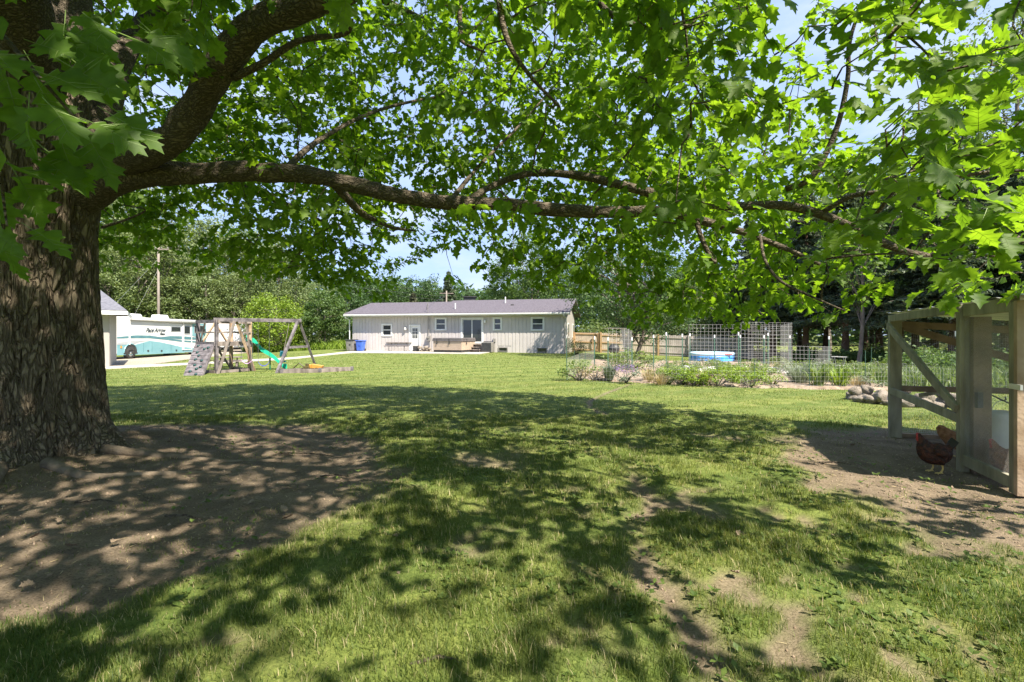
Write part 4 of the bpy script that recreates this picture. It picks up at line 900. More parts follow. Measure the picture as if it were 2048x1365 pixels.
bush('round_shrub', 'bright round yellow-green shrub at the garden edge', 'shrub', gpos(1546, 774), .42, .5, 900, .06, 'bright_leaf', 7)
tuft('chive_clump', 'blue-green grassy clump beside the bare soil gap', 'plant', gpos(1600, 771), .7, .8, 300, .018, 'silver_leaf', 8)
for px, py in ((1636, 776), (1678, 777), (1668, 774)): pass
tuft('mullein', 'pale upright mullein plant near the metal garden stake', 'plant', gpos(1634, 777), .5, .8, 60, .06, 'garden_leaf', 9)
tuft('mullein', 'pale upright mullein plant standing further right in the bed', 'plant', gpos(1677, 777), .5, .7, 60, .06, 'bright_leaf', 10)
proto = {}
def plant_kind(k, loc, seed):
    if k == 0: return bush('leafy_plant', 'pale green leafy plant in the vegetable bed', 'plant', loc, .5, .5, 520, .075, 'garden_leaf', seed, 'leafy plants in the vegetable bed')
    if k == 1: return bush('grey_plant', 'grey-green feathery plant in the vegetable bed', 'plant', loc, .5, .5, 560, .06, 'silver_leaf', seed, 'feathery plants in the vegetable bed')
    if k == 2: return bush('green_plant', 'fresh yellow-green bushy plant in the vegetable bed', 'plant', loc, .48, .42, 560, .065, 'bright_leaf', seed, 'bushy plants in the vegetable bed')
    return tuft('grass_clump', 'dry pale grass clump in the vegetable bed', 'grass clump', loc, .5, .5, 110, .016, 'straw_stem', seed, 'grass clumps in the vegetable bed')
rows = [(1340, 768), (1385, 772), (1360, 760), (1415, 764), (1435, 773), (1470, 770), (1500, 775), (1455, 760), (1490, 757), (1525, 762), (1400, 748), (1450, 746), (1500, 746), (1545, 750), (1585, 752), (1620, 755), (1655, 750), (1690, 752), (1560, 740), (1610, 740), (1660, 742), (1700, 766), (1715, 777), (1745, 778), (1735, 762), (1765, 770), (1330, 750), (1300, 766), (1170, 756), (1160, 762), (1650, 765), (1590, 763), (1370, 770), (1320, 771), (1480, 765), (1515, 768), (1408, 770), (1720, 750), (1750, 752), (1775, 760), (1800, 765)]
pk = [0, 2, 0, 3, 2, 2, 2, 0, 1, 0, 1, 0, 1, 0, 1, 0, 1, 0, 0, 1, 0, 1, 3, 1, 0, 3, 1, 3, 3, 0, 1, 1, 2, 3, 2, 2, 3, 1, 0, 0, 1]
rows += [(float(rs0.uniform(1300, 1780)), float(rs0.uniform(734, 772))) for _ in range(46)]; pk += [int(k) for k in rs0.choice([0, 0, 1, 1, 2, 3], 46)]
for i, ((px, py), k) in enumerate(zip(rows, pk)):
    loc = gpos(px, py, .02)
    if k not in proto: proto[k] = plant_kind(k, loc, 50 + k)
    else: copy_tree(proto[k], loc, i * 1.9, float(rs0.uniform(.8, 1.3)))
# T-posts
def tpost(loc, h, tip=True, src=[None]):
    t = thing('garden_post', 'green steel garden post with white tip', 'post', loc, 0, 'green steel posts in the garden')
    mb = MB(); mb.box(loc + Vector((0, 0, h / 2 - .1)), (.045, .012, h + .2)); mb.box(loc + Vector((0, .018, h / 2 - .1)), (.012, .03, h + .2)); mb.build('shaft', 'steel_green', t)
    mb = MB(); mb.box(loc + Vector((0, .01, h + .05)), (.05, .05, .14)); mb.build('tip', 'fabric_white', t)
for px, py, d in ((1189, 674, 21.5), (1216, 676, 21), (1264, 676, 21), (1307, 671, 21.5), (1332.5, 666, 21), (1364.6, 669, 21), (1380, 668, 23.5), (1429, 671, 23), (1477, 666, 22), (1480.5, 671, 24), (1528, 672, 22), (1536, 667, 24), (1580, 672, 24), (1658, 674, 23), (1914, 664, 12.5)):
    q = W(px, py, d); z = g1(q.x, q.y); tpost(Vector((q.x, q.y, z)), q.z - z - .1)
def stake(px, py0, py1, mat='steel_green', r=.009):
    q = G(px, py1); mb = MB(); h = (py1 - py0) / FPX * q.y; mb.tube([q - Vector((0, 0, .1)), q + Vector(((px % 7 - 3) * .008, 0, h))], r, 5)
    return recentre(tag(mb.build('garden_stake', mat), 'thin green garden stake holding up the low wire netting', 'stake', 'thin stakes round the garden'))
for a in ((1134, 677, 761), (1147, 702, 757), (1159, 706, 752), (1171, 702, 760), (1256, 690, 768), (1335.5, 668, 769), (1435, 722, 773), (1509, 722, 775), (1619, 697, 778), (1731, 702, 777), (1721, 709, 748), (1742, 694, 752)): stake(*a, r=.013 if a[0] in (1134, 1619) else .009)
def netting(name, pts, h, label, cell=.12, r=.0016):
    mb = MB()
    for a, c in zip(pts[:-1], pts[1:]):
        n_ = max(2, int((c - a).length / cell)); wires(mb, a, c - a, (0, 0, h), n_, max(2, int(h / cell)), r)
    return recentre(tag(mb.build(name, 'cage_wire'), label, 'netting'))
netting('wire_netting', [G(x, y) for x, y in ((1134, 761), (1256, 769), (1335, 771), (1435, 775), (1509, 777), (1619, 780), (1731, 779), (1860, 776))], .75, 'low thin wire netting along the front of the garden')
netting('wire_netting', [G(x, y) for x, y in ((1134, 761), (1159, 742), (1189, 726))], .75, 'low thin wire netting on the house side of the garden')
netting('wire_netting', [W(x, y, d) - Vector((0, 0, .9)) for x, y, d in ((1760, 722, 16), (1850, 726, 14), (1915, 732, 12.5), (2060, 738, 11))], .8, 'wire netting running behind the chicken run', .15)
# cattle panel trellises
def cage_panel(mb, o, u, h, cell=.17, r=.0045): n_ = max(2, int(Vector(u).length / cell)); wires(mb, o, u, (0, 0, h), n_, int(h / cell), r)
def gq(px, d, dz=0): x = (px - 1024) / FPX * d; return Vector((x, d, g1(x, d) + dz))
ar = thing('wire_arch', 'grey wire grid arch tunnel over the bean plant', 'trellis', gq(1242, 23.5))
a0, a1, b0, b1 = gq(1217, 22.2), gq(1265, 22.2), gq(1205, 25.5), gq(1243, 25.5)
for p0, p1 in ((a1, b1), (a0.lerp(b0, .02), a1)):
    mb = MB(); cage_panel(mb, p0, p1 - p0, 1.95); mb.build('grid_panel', 'cage_wire', ar)
mb = MB(); wires(mb, a0 + Vector((0, 0, 1.95)), a1 - a0, b0 - a0, 7, 16, .0045); mb.build('grid_panel', 'cage_wire', ar)
big = thing('wire_trellis', 'large grey wire grid trellis enclosure behind the vegetable rows', 'trellis', gq(1480, 23))
for p0, p1, h in ((gq(1378, 24), gq(1482, 23.2), 2.22), (gq(1482, 22), gq(1585, 22), 2.3), (gq(1585, 22), gq(1560, 25), 2.3), (gq(1496, 25), gq(1560, 25), 2.3)):
    mb = MB(); cage_panel(mb, p0, p1 - p0, h); mb.build('grid_panel', 'cage_wire', big)
low = thing('wire_trellis', 'low grey wire grid panel standing beside the large trellis', 'trellis', gq(1625, 21.5))
mb = MB(); cage_panel(mb, gq(1584, 21.4), gq(1664, 21.4) - gq(1584, 21.4), 1.25); mb.build('grid_panel', 'cage_wire', low); mb = MB(); cage_panel(mb, gq(1664, 21.4), gq(1636, 23.5) - gq(1664, 21.4), 1.25); mb.build('grid_panel', 'cage_wire', low)
tcg = gq(1678, 19.5); mb = MB()
for z, r_ in ((.15, .16), (.5, .22), (.85, .27)): mb.tube([tcg + Vector((r_ * math.cos(t), r_ * math.sin(t), z)) for t in np.linspace(0, 6.283, 13)], .008, 4)
for t in (0, 1.57, 3.14, 4.71): mb.tube([tcg + Vector((.12 * math.cos(t), .12 * math.sin(t), -.05)), tcg + Vector((.27 * math.cos(t), .27 * math.sin(t), .86))], .008, 4)
recentre(tag(mb.build('tomato_cage', 'cage_wire'), 'round wire tomato cage beside the low grid panel', 'tomato cage'))
# white row cover fence, pool
mb = MB(); pts = [gq(x, 21.0 - .002 * (x - 1359)) for x in range(1359, 1605, 12)]
vs, fs = [], []
for i, q in enumerate(pts): zt = .30 + .06 * math.sin(i * 1.3) - (.04 if i % 4 == 2 else 0); vs += [q + Vector((0, .03 * math.sin(i * 2), .0)), q + Vector((0, .03 * math.cos(i * 1.7), zt)), q + Vector((0, .012 + .03 * math.cos(i * 1.7), zt)), q + Vector((0, .012 + .03 * math.sin(i * 2), 0))]
for i in range(len(pts) - 1):
    for a, c in ((0, 1), (1, 2), (2, 3)): fs.append((i*4+a, i*4+c, i*4+4+c, i*4+4+a))
mb.add(vs, fs); recentre(tag(mb.build('row_cover', 'fabric_white'), 'low strip of white fabric sagging along the vegetable rows', 'fabric'))
q = gq(1423, 32.5); pool = thing('paddling_pool', 'blue inflatable paddling pool on the lawn before the fence', 'pool', q)
for k, mt in enumerate(('pool_blue', 'pool_blue', 'pool_pale')):
    mb = MB(); n_ = 40; mb.tube([q + Vector((1.38 * math.cos(t), 1.0 * math.sin(t), .12 + .2 * k)) for t in np.linspace(0, 6.283, n_)], .125, 10, False); mb.build('ring', mt, pool, smooth=True)
mb = MB(); mb.lathe([(0, .0), (1.2, 0), (1.2, .25), (0, .25)], 24, q); mb.build('floor_liner', 'pool_blue', pool)
mb = MB(); mb.box(q + Vector((.65, -1.02, .53)), (.55, .12, .06)); mb.build('handle', 'feeder_red', pool, bevel=.02)
# a covered barrel-like grill by the arch
q = gq(1228, 29); gr = thing('grill', 'dark covered grill on the lawn seen through the wire arch', 'grill', q)
mb = MB(); mb.lathe([(.0, .55), (.25, .58), (.34, .75), (.34, .85), (.28, 1.02), (.1, 1.1), (0, 1.1)], 14, q); mb.build('bowl', 'black_plastic', gr, smooth=True)
for t in (.5, 2.6, 4.7): mb = MB(); mb.tube([q + Vector((.15 * math.cos(t), .15 * math.sin(t), .6)), q + Vector((.32 * math.cos(t), .32 * math.sin(t), 0))], .018, 5); mb.build('leg', 'black_plastic', gr)
bush('corner_shrub', 'dark green rounded shrub at the right corner of the house', 'shrub', gpos(1152, 709.5, 0), .75, 1.15, 1700, .09, 'deep_leaf', 21)
# ================================================================== stone fire ring
fc = G(1806, 806); fr = thing('fire_ring', 'ring of rough tan and grey stones on the lawn', 'fire ring', fc); SR = [rock_mesh(1, 20 + k, 'stone', 3) for k in range(6)]
for i in range(20):
    t = i / 20 * 6.283 + rs0.uniform(-.08, .08); r_ = .98 + rs0.uniform(-.05, .05); o_ = link('stone', SR[i % 6], fr)
    s_ = .145 + .06 * rs0.random(); q = fc + Vector((r_ * math.cos(t), r_ * .95 * math.sin(t), 0)); o_.location = (q.x, q.y, gnd(q.x, q.y) + s_ * .35); o_.scale = (s_, s_ * .85, s_ * .8); o_.rotation_euler = (rs0.uniform(-.3, .3), rs0.uniform(-.3, .3), rs0.uniform(0, 6))
for i in range(9):
    t = i * .9; o_ = link('stone', SR[(i + 2) % 6], fr); q = fc + Vector((.9 * math.cos(t), .85 * math.sin(t), 0)); s_ = .15; o_.location = (q.x, q.y, gnd(q.x, q.y) + .2); o_.scale = (s_,) * 3; o_.rotation_euler = (.4 * i, .2, i)
mb = MB(); mb.lathe([(0, .0), (.8, .0), (.75, .035), (0, .05)], 20, (fc.x, fc.y, gnd(fc.x, fc.y))); mb.build('ash_bed', 'black_plastic', fr)
# ================================================================== chicken run
CA = Vector((5.78, 7.30, 0)); CB = Vector((5.10, 5.47, 0)); CC = Vector((4.93, 4.72, 0))
cd = (CB - CA).normalized(); ce = Vector((-cd.y, cd.x, 0)); ce = ce if ce.x > 0 else -ce
coop = thing('chicken_run', 'open-fronted timber chicken run with wire mesh and tin roof', 'chicken run', (CA + CB) / 2 + Vector((0, 0, gnd(5.5, 6.4))))
CH = 1.80
def cz_(q, z=0): return Vector((q.x, q.y, z))
def cpost(q, w=.09, top=CH, mt='coop_wood', nm='post', dp=None):
    g_ = gnd(q.x, q.y); mb = MB(); mb.beam(cz_(q, g_ - .06), cz_(q, top), w, dp or w, cd); return mb.build(nm, mt, coop, bevel=.005)
cpost(CA, .15, 1.72, dp=.09); cpost(CB, .09, CH); CD = CA + ce * 2.35; CE = CC + ce * 2.35; cpost(CD, .09, 1.55); cpost(CE, .09, 1.55)
cpost(CB - cd * .0 + ce * .13 + cd * .06, .16, CH - .1, 'coop_brown', 'door_jamb', .09)
def cbeam(p, q, w, h, mt='coop_wood', nm='rail', up=(0, 0, 1)): mb = MB(); mb.beam(p, q, w, h, up); return mb.build(nm, mt, coop, bevel=.004)
fo = -ce * .045
cbeam(cz_(CA - cd * .05, 1.745) + fo, cz_(CB, 1.80) + fo * .2, .05, .10, nm='top_beam'); cbeam(cz_(CB + cd * .05, 1.775), cz_(CC, 1.80), .05, .14, nm='top_beam')
cbeam(cz_(CA, 1.64) + fo * 1.9, cz_(CB, .66) + fo * 1.2, .045, .10, nm='diagonal_brace')
cbeam(cz_(CA, .66) + fo * 1.2, cz_(CB, .55) + fo * .6, .045, .10, nm='mid_rail')
# end wall
cbeam(cz_(CA, 1.66), cz_(CD, 1.50), .05, .1, 'coop_brown', 'top_beam'); cbeam(cz_(CA + ce * .1, 1.62), cz_(CD, .80), .045, .10, 'coop_brown', 'diagonal_brace'); cbeam(cz_(CA, .69), cz_(CD, .72), .045, .085, 'coop_brown', 'mid_rail')
cbeam(cz_(CA + ce * .3, .60), cz_(CA + ce * .85, .72) - cd * .03, .05, .05, nm='short_brace'); cbeam(cz_(CA, gnd(CA.x, CA.y) + .0), cz_(CD, gnd(CD.x, CD.y) + .0), .05, .06, 'coop_brown', 'sill')
cbeam(cz_(CD, 1.5), cz_(CE, 1.5), .05, .1, 'coop_brown', 'top_beam'); cbeam(cz_(CD, .7), cz_(CE, .7), .045, .09, 'coop_brown', 'mid_rail')
# door leaf with bottom rail
g_ = gnd(CC.x, CC.y)
cbeam(cz_(CC, g_ - .02), cz_(CC, CH + .02), .085, .09, nm='door_stile', up=cd); cbeam(cz_(CB + cd * .02, gnd(CB.x, CB.y) + .1), cz_(CC - cd * .05, g_ + .07), .05, .12, nm='door_rail')
cbeam(cz_(CC, g_ - .02) + cd * .075, cz_(CC, CH + .03) + cd * .075, .10, .055, 'tan_wood', 'corner_post', cd)
mb = MB(); q = cz_(CC + cd * .05, 1.0) + fo * 1.3; mb.beam(q - cd * .04, q + cd * .14, .02, .05); mb.build('latch', 'galvanised', coop)
mb = MB(); mb.box(cz_(CB + cd * .1, .78) + fo * .0 + ce * .09, (.06, .06, .17)); mb.build('hinge', 'black_plastic', coop)
# wire mesh
def mesh_panel(p, q, z0, z1, cell, r, nm='wire_mesh'):
    mb = MB(); u = q - p; wires(mb, cz_(p, z0), Vector((u.x, u.y, 0)), (0, 0, z1 - z0), int(u.length / cell), int((z1 - z0) / cell), r); return mb.build(nm, 'wire', coop)
mesh_panel(CB - ce * .01, CC - ce * .01, g_ + .08, 1.76, .0127, .0006); mesh_panel(CA + ce * .05, CD, .05, 1.5, .025, .0008); mesh_panel(CD, CE, .05, 1.5, .025, .0005)
# tin roof: corrugated sheet sloping back, ribs run downslope
vs, fs = [], []; n_ = 60; ra, rb = CA - cd * .2, CC + cd * .4
for i in range(n_ + 1):
    t = i / n_; q = ra.lerp(rb, t); w = .010 * (1 if i % 6 in (0, 1) else -.3)
    for s_, z in ((-.05, 1.83), (2.5, 1.60)):
        e = q + ce * s_; z = z + w + t * .05; vs += [(e.x, e.y, z), (e.x, e.y, z + .002)]
for i in range(n_):
    a, c = i * 4, i * 4 + 4
    for u, v in ((0, 2), (2, 3), (3, 1), (1, 0)): fs.append((a + u, a + v, c + v, c + u))
mb = MB(); mb.add(vs, fs); mb.build('tin_roof', 'galvanised', coop)
# feeder on a hook
q = Vector((5.68, 5.6, .0)); top = .93
mb = MB(); mb.tube([cz_(CA.lerp(CB, .9) + ce * .5, .72), cz_(q - Vector((.12, 0, 0)), .80), cz_(q + Vector((0, 0, 0)), .735), cz_(q + Vector((.04, 0, 0)), .745), cz_(q + Vector((.03, 0, 0)), .78)], .008, 5); mb.build('hook_arm', 'black_plastic', coop, smooth=True)
fd = thing('poultry_feeder', 'white plastic poultry feeder hanging inside the run', 'feeder', cz_(q, .25))
mb = MB(); mb.lathe([(.15, .12), (.155, .16), (.15, .48), (.145, .57), (.12, .61), (.04, .625)], 20, q); mb.build('tub', 'feeder_white', fd, smooth=True)
mb = MB(); mb.lathe([(.02, .06), (.20, .06), (.215, .12), (.20, .122), (.17, .09), (.02, .09)], 20, q); mb.build('tray', 'feeder_red', fd, smooth=True)
mb = MB(); mb.tube([q + Vector((.13 * math.cos(t), 0, .59 + .15 * math.sin(t))) for t in np.linspace(0, math.pi, 10)], .004, 5); mb.build('bail', 'wire', fd)
# ================================================================== hens
def hen(loc, rz, label, mat, peck=0., scale=1., seed=1):
    """body, neck, head, thighs, shanks and toes fused into one skin"""
    if peck:
        ring = [(.22, .40, .012, .03), (.18, .37, .035, .06), (.12, .31, .075, .085), (.04, .25, .095, .105), (-.05, .215, .098, .105), (-.12, .205, .075, .085), (-.17, .19, .05, .055), (-.205, .16, .036, .04), (-.225, .125, .031, .033), (-.235, .10, .02, .022), (-.24, .075, .005, .006)]
    else:
        ring = [(.19, .30, .012, .035), (.165, .29, .03, .055), (.12, .262, .078, .10), (.05, .235, .105, .128), (-.03, .228, .110, .130), (-.085, .262, .098, .122), (-.122, .315, .074, .092), (-.145, .362, .052, .062), (-.16, .398, .035, .042), (-.172, .42, .03, .031), (-.192, .424, .021, .022), (-.218, .414, .004, .006)]
    P = smooth_path(ring, 4); vs, fs, n_ = [], [], 16
    for i, (x, z, w, h) in enumerate(P):
        a = P[min(i + 1, len(P) - 1)] - P[max(i - 1, 0)]; dx, dz = a[0], a[1]; L = math.hypot(dx, dz); nx_, nz_ = -dz / L, dx / L
        for j in range(n_): t = 2 * math.pi * j / n_; vs.append((x + nx_ * h * math.sin(t), w * math.cos(t), z + nz_ * h * math.sin(t)))
    for i in range(len(P) - 1):
        for j in range(n_): fs.append((i*n_+j, i*n_+(j+1) % n_, (i+1)*n_+(j+1) % n_, (i+1)*n_+j))
    fs += [tuple(range(n_))[::-1], tuple((len(P) - 1) * n_ + j for j in range(n_))]
    mb = MB(); mb.add(vs, fs)
    for s_, fx in ((-1, .03), (1, -.015)):
        mb.tube([(fx + .02, s_ * .05, .21), (fx + .01, s_ * .055, .15), (fx + .02, s_ * .055, .105)], [.06, .048, .02], 10)
        mb.tube([(fx + .02, s_ * .055, .115), (fx + .025, s_ * .055, .06), (fx, s_ * .055, .012)], [.014, .011, .012], 8)
        for ang, ln in ((0, .07), (.55, .06), (-.55, .06), (3.14, .035)):
            ex = fx - ln * math.cos(ang); ey = s_ * .055 + ln * math.sin(ang); mb.tube([(fx, s_ * .055, .014), ((fx + ex) / 2, (s_ * .055 + ey) / 2, .016), (ex, ey, .006)], [.010, .009, .006], 6)
    if not peck:
        for s_ in (-1, 1): mb.tube([(-.07, s_ * .085, .275), (-.02, s_ * .098, .265), (.05, s_ * .098, .245), (.13, s_ * .07, .235), (.17, s_ * .045, .25)], [.03, .045, .048, .028, .008], 10)
    hx, hz = P[-6][0], P[-6][1]
    dirx, dirz = P[-1][0] - P[-10][0], P[-1][1] - P[-10][1]; L = math.hypot(dirx, dirz); dirx, dirz = dirx / L, dirz / L; upx, upz = (-dirz, dirx) if dirx > 0 else (dirz, -dirx)
    if peck: upx, upz = -.8, .45
    for k, (t, hh) in enumerate(((-.022, .014), (-.008, .022), (.008, .024), (.022, .017))):      # comb points
        bx, bz = hx + dirx * t + upx * .022, hz + dirz * t + upz * .022; mb.tube([(bx, 0, bz), (bx + upx * hh, 0, bz + upz * hh)], [.012, .005], 6)
    for s_ in (-1, 1): wx, wz = P[-4][0], P[-4][1]; mb.tube([(wx, s_ * .012, wz - .01), (wx - dirx * .004, s_ * .014, wz - .045)], [.008, .011], 6)
    if not peck:
        for k in range(6):      # tail feathers
            a = .5 + k * .13; mb.tube([(.13, (k - 2.5) * .01, .28), (.17 + .03 * math.cos(a), (k - 2.5) * .016, .31 + .06 * math.sin(a)), (.19 + .05 * math.cos(a), (k - 2.5) * .018, .33 + .10 * math.sin(a))], [.022, .018, .005], 5)
    me0 = bpy.data.meshes.new('h'); me0.from_pydata(mb.v, [], mb.f); bm = bmesh.new(); bm.from_mesh(me0); bmesh.ops.recalc_face_normals(bm, faces=bm.faces); bm.to_mesh(me0); bm.free()
    ob = bpy.data.objects.new('h', me0); COL.objects.link(ob); md = ob.modifiers.new('r', 'REMESH'); md.mode = 'VOXEL'; md.voxel_size = .007; md.use_smooth_shade = True
    sm_ = ob.modifiers.new('s', 'SMOOTH'); sm_.factor = .5; sm_.iterations = 2
    dg = bpy.context.evaluated_depsgraph_get(); me = bpy.data.meshes.new_from_object(ob.evaluated_get(dg)); bpy.data.objects.remove(ob)
    co = np.empty(len(me.vertices) * 3, np.float32); me.vertices.foreach_get('co', co); co = co.reshape(-1, 3)
    feath = (co[:, 2] > .12); d_ = (vnoise(co * np.array([34, 60, 34]), seed) - .5) * .014 * feath; c0 = co.mean(0); co2 = co + unit(co - np.array([c0[0], 0, c0[2]])) * d_[:, None]; me.vertices.foreach_set('co', co2.astype(np.float32).ravel())
    me.materials.clear()
    for k in (mat, 'leg_yellow', 'comb_red', 'hen_tail'): me.materials.append(MATS[k])
    cen = np.empty(len(me.polygons) * 3, np.float32); me.polygons.foreach_get('center', cen); cen = cen.reshape(-1, 3); mi = np.zeros(len(cen), np.int32)
    mi[(cen[:, 2] < .108) & (np.hypot(cen[:, 0] - .01, np.abs(cen[:, 1]) - .055) < .09) & (cen[:, 0] > -.12)] = 1
    dh = np.hypot(cen[:, 0] - hx, cen[:, 2] - hz); up_d = (cen[:, 0] - hx) * upx + (cen[:, 2] - hz) * upz; fw = (cen[:, 0] - hx) * dirx + (cen[:, 2] - hz) * dirz
    mi[(dh < .085) & (up_d > .032) & (fw > -.035)] = 2; mi[(dh < .06) & (fw > .012) & (np.abs(cen[:, 1]) < .05)] = 2; mi[(fw > .045) & (dh < .1)] = 1
    if not peck: mi[(cen[:, 0] > .16)] = 3
    me.polygons.foreach_set('material_index', mi); me.polygons.foreach_set('use_smooth', np.ones(len(mi), bool))
    o_ = link('hen', me); o_.location = loc; o_.rotation_euler = (0, 0, rz); o_.scale = (scale, scale, scale * 1.1); return tag(o_, label, 'hen')
def on(x, y, dz=0): return Vector((x, y, gnd(x, y) + dz))
hq = G(1870, 941); hen(on(hq.x, hq.y, -.02), R(-12), 'dark reddish-brown hen standing outside the run', 'hen_dark', 0, .86, 3)
hen(on(5.50, 6.0, -.02), R(165), 'tan hen inside the run seen past the middle post', 'hen_tan', 1, .85, 5)
hen(on(5.20, 5.06, -.02), R(-8), 'grey-brown hen with red comb beside the hanging feeder', 'hen_brown', 0, .86, 8)
# ================================================================== trees beyond the lawn
def trunk_mb(mb, base, top, r0, r1, seed, n=8, k=7, bow=.3):
    rs = np.random.default_rng(seed); b, t = Vector(base), Vector(top); off = Vector((rs.uniform(-bow, bow), rs.uniform(-bow, bow), 0)); pts, rr = [], []
    for i in range(k):
        u = i / (k - 1); pts.append(b.lerp(t, u) + off * math.sin(u * 3.14)); rr.append(r0 * (1 - u) + r1 * u + (r0 * .35 if i == 0 else 0))
    mb.tube(pts, rr, n, False); return pts
def broad_tree(name, label, group, loc, Hh, Rr, base, ncl, per, leaf, mat, seed, bark='grey_trunk', stems=1, up=.25, clump=.26, squash=1., r0=None, top_bias=0):
    rs = np.random.default_rng(seed); t = thing(name, label, 'tree', loc, 0, group); L3 = np.array(loc, float)
    cen = np.array([0, 0, (Hh + base) / 2]); rad = np.array([Rr, Rr, (Hh - base) / 2])
    cl = blob_points(ncl, cen, rad, rs, .65); w = 1 + .22 * (fbm(cl * .35 + seed, seed, 2) - .5) * 4; cl = cen + (cl - cen) * w[:, None]
    cs = Rr * clump * rs.uniform(.6, 1.25, ncl)
    C = np.concatenate([blob_points(per, c, (s_, s_, s_ * .7 * squash), rs, .35) for c, s_ in zip(cl, cs)])
    foliage('crown', [leaf_quads(C + L3, leaf * rs.uniform(.6, 1.3, len(C)), rs, up, .62)], mat, t)
    mb = MB(); r0 = r0 or .018 * Hh
    for s_ in range(stems):
        az = s_ * 2.4 + seed; bx = np.array([math.cos(az), math.sin(az), 0]) * (.25 * (stems > 1)); tp = np.array([math.cos(az) * Rr * .35 * (stems > 1), math.sin(az) * Rr * .35 * (stems > 1), Hh * .86])
        pts = trunk_mb(mb, L3 + bx - (0, 0, .2), L3 + tp, r0 * (1 if stems == 1 else .6), .03, seed + s_)
        for c in cl[s_::stems * 3][:16]:
            q = pts[min(len(pts) - 1, max(1, int(c[2] * .72 / Hh * len(pts))))]; e = L3 + c; mb.tube([q, Vector((q + Vector(e)) / 2) + Vector((0, 0, .1 * Rr)), Vector(e)], [r0 * .32, r0 * .2, .015], 5, False)
    mb.build('trunk', bark, t, smooth=True); return t
def conifer(name, label, group, loc, Hh, Rr, base, mat, seed, bark='pine_bark', dead=0, nb=8, size=.42, dens=1.):
    rs = np.random.default_rng(seed); t = thing(name, label, 'tree', loc, 0, group); L3 = np.array(loc, float); C = []; mb = MB(); r0 = .017 * Hh
    trunk_mb(mb, L3 - (0, 0, .2), L3 + (0, 0, Hh), r0, .02, seed, 8, 7, .12); mb.build('trunk', bark, t, smooth=True)
    lim = MB(); z = base
    while z < Hh - .1:
        f = (Hh - z) / (Hh - base); L = Rr * (f ** .8) * rs.uniform(.75, 1.1) + .15
        for k in range(nb):
            az = rs.random() * 6.283; l = L * rs.uniform(.6, 1.1); d = np.array([math.cos(az), math.sin(az), 0]); dr = rs.uniform(.05, .3)
            e = L3 + d * l + (0, 0, z - dr * l); lim.tube([tuple(L3 + (0, 0, z)), tuple(e)], [.02, .006], 4, False)
            m_ = int((8 + 26 * l) * dens); u = rs.random(m_) ** .6; w = (rs.random(m_) - .5) * .7 * (1 - .5 * u) * l
            side = np.array([-d[1], d[0], 0]); C.append(np.outer(u * l, d) + np.outer(w, side) + np.stack([0 * u, 0 * u, z - dr * l * u ** 1.5 - .12 * np.abs(w) - rs.random(m_) * .18], 1))
        z += rs.uniform(.22, .4) * max(.6, Hh / 14)
    for k in range(dead):
        z = rs.uniform(.8, base + .5); az = rs.random() * 6.283; l = rs.uniform(.6, 2.2); d = np.array([math.cos(az), math.sin(az), rs.uniform(-.25, .1)]); m1 = L3 + d * l * .5 + (0, 0, z + .05); e = L3 + d * l + (0, 0, z - .1)
        lim.tube([tuple(L3 + (0, 0, z)), tuple(m1), tuple(e)], [.022, .014, .005], 4, False)
        for q in range(3): s_ = rs.uniform(.35, .9); p = L3 + d * l * s_ + (0, 0, z); lim.tube([tuple(p), tuple(p + rs.normal(size=3) * .3)], [.008, .003], 3, False)
    stuff(lim.build('branch', 'dead_twig' if dead else bark, t))
    C = np.concatenate(C); foliage('crown', [leaf_quads(C + L3, size * rs.uniform(.6, 1.3, len(C)), rs, .2, .3, .3)], mat, t); return t
def at(px, d): x = (px - 1024) / FPX * d; return Vector((x, d, g1(x, d) - .05))
def spread(src, spots, rs, smin=.85, smax=1.15, label=None):
    for px, d, s_ in spots: copy_tree(src, at(px, d), rs.uniform(0, 6.28), float(s_ * rs.uniform(.94, 1.06)), label)
rt = np.random.default_rng(99)
# pale wood behind the motorhome
g_ = 'pale trees of the wood behind the motorhome'; lab = 'tall pale green tree in the wood behind the motorhome'
p1 = broad_tree('poplar_tree', lab, g_, at(235, 60), 21, 4.6, 1.5, 260, 52, .32, 'poplar_leaf', 1)
p2 = broad_tree('poplar_tree', lab, g_, at(420, 62), 18, 4.8, 1.2, 250, 52, .31, 'poplar_leaf', 2)
p3 = broad_tree('poplar_tree', lab, g_, at(330, 56), 13, 4.0, .6, 210, 52, .28, 'poplar_leaf', 3)
spread(p1, [(120, 62, 1), (310, 66, 1.05), (190, 70, 1.1), (40, 64, 1), (-60, 66, 1), (270, 74, 1.1)], rt)
spread(p2, [(275, 54, .85), (500, 64, .95), (560, 60, .8), (370, 70, 1.1), (150, 55, .9), (-150, 62, 1), (455, 72, 1.05)], rt)
spread(p3, [(215, 52, .8), (410, 56, .8), (470, 58, .75), (590, 58, .7), (640, 56, .6), (530, 70, .95), (70, 54, .9)], rt)
broad_tree('bright_tree', 'small bright yellow-green tree behind the swing beam', None, at(555, 50), 5.8, 3.3, .6, 150, 60, .22, 'bright_leaf', 5, stems=3)
broad_tree('round_tree', 'low round green tree left of the house roof end', None, at(650, 50), 6.2, 2.2, 1.2, 140, 55, .22, 'mid_leaf', 6)
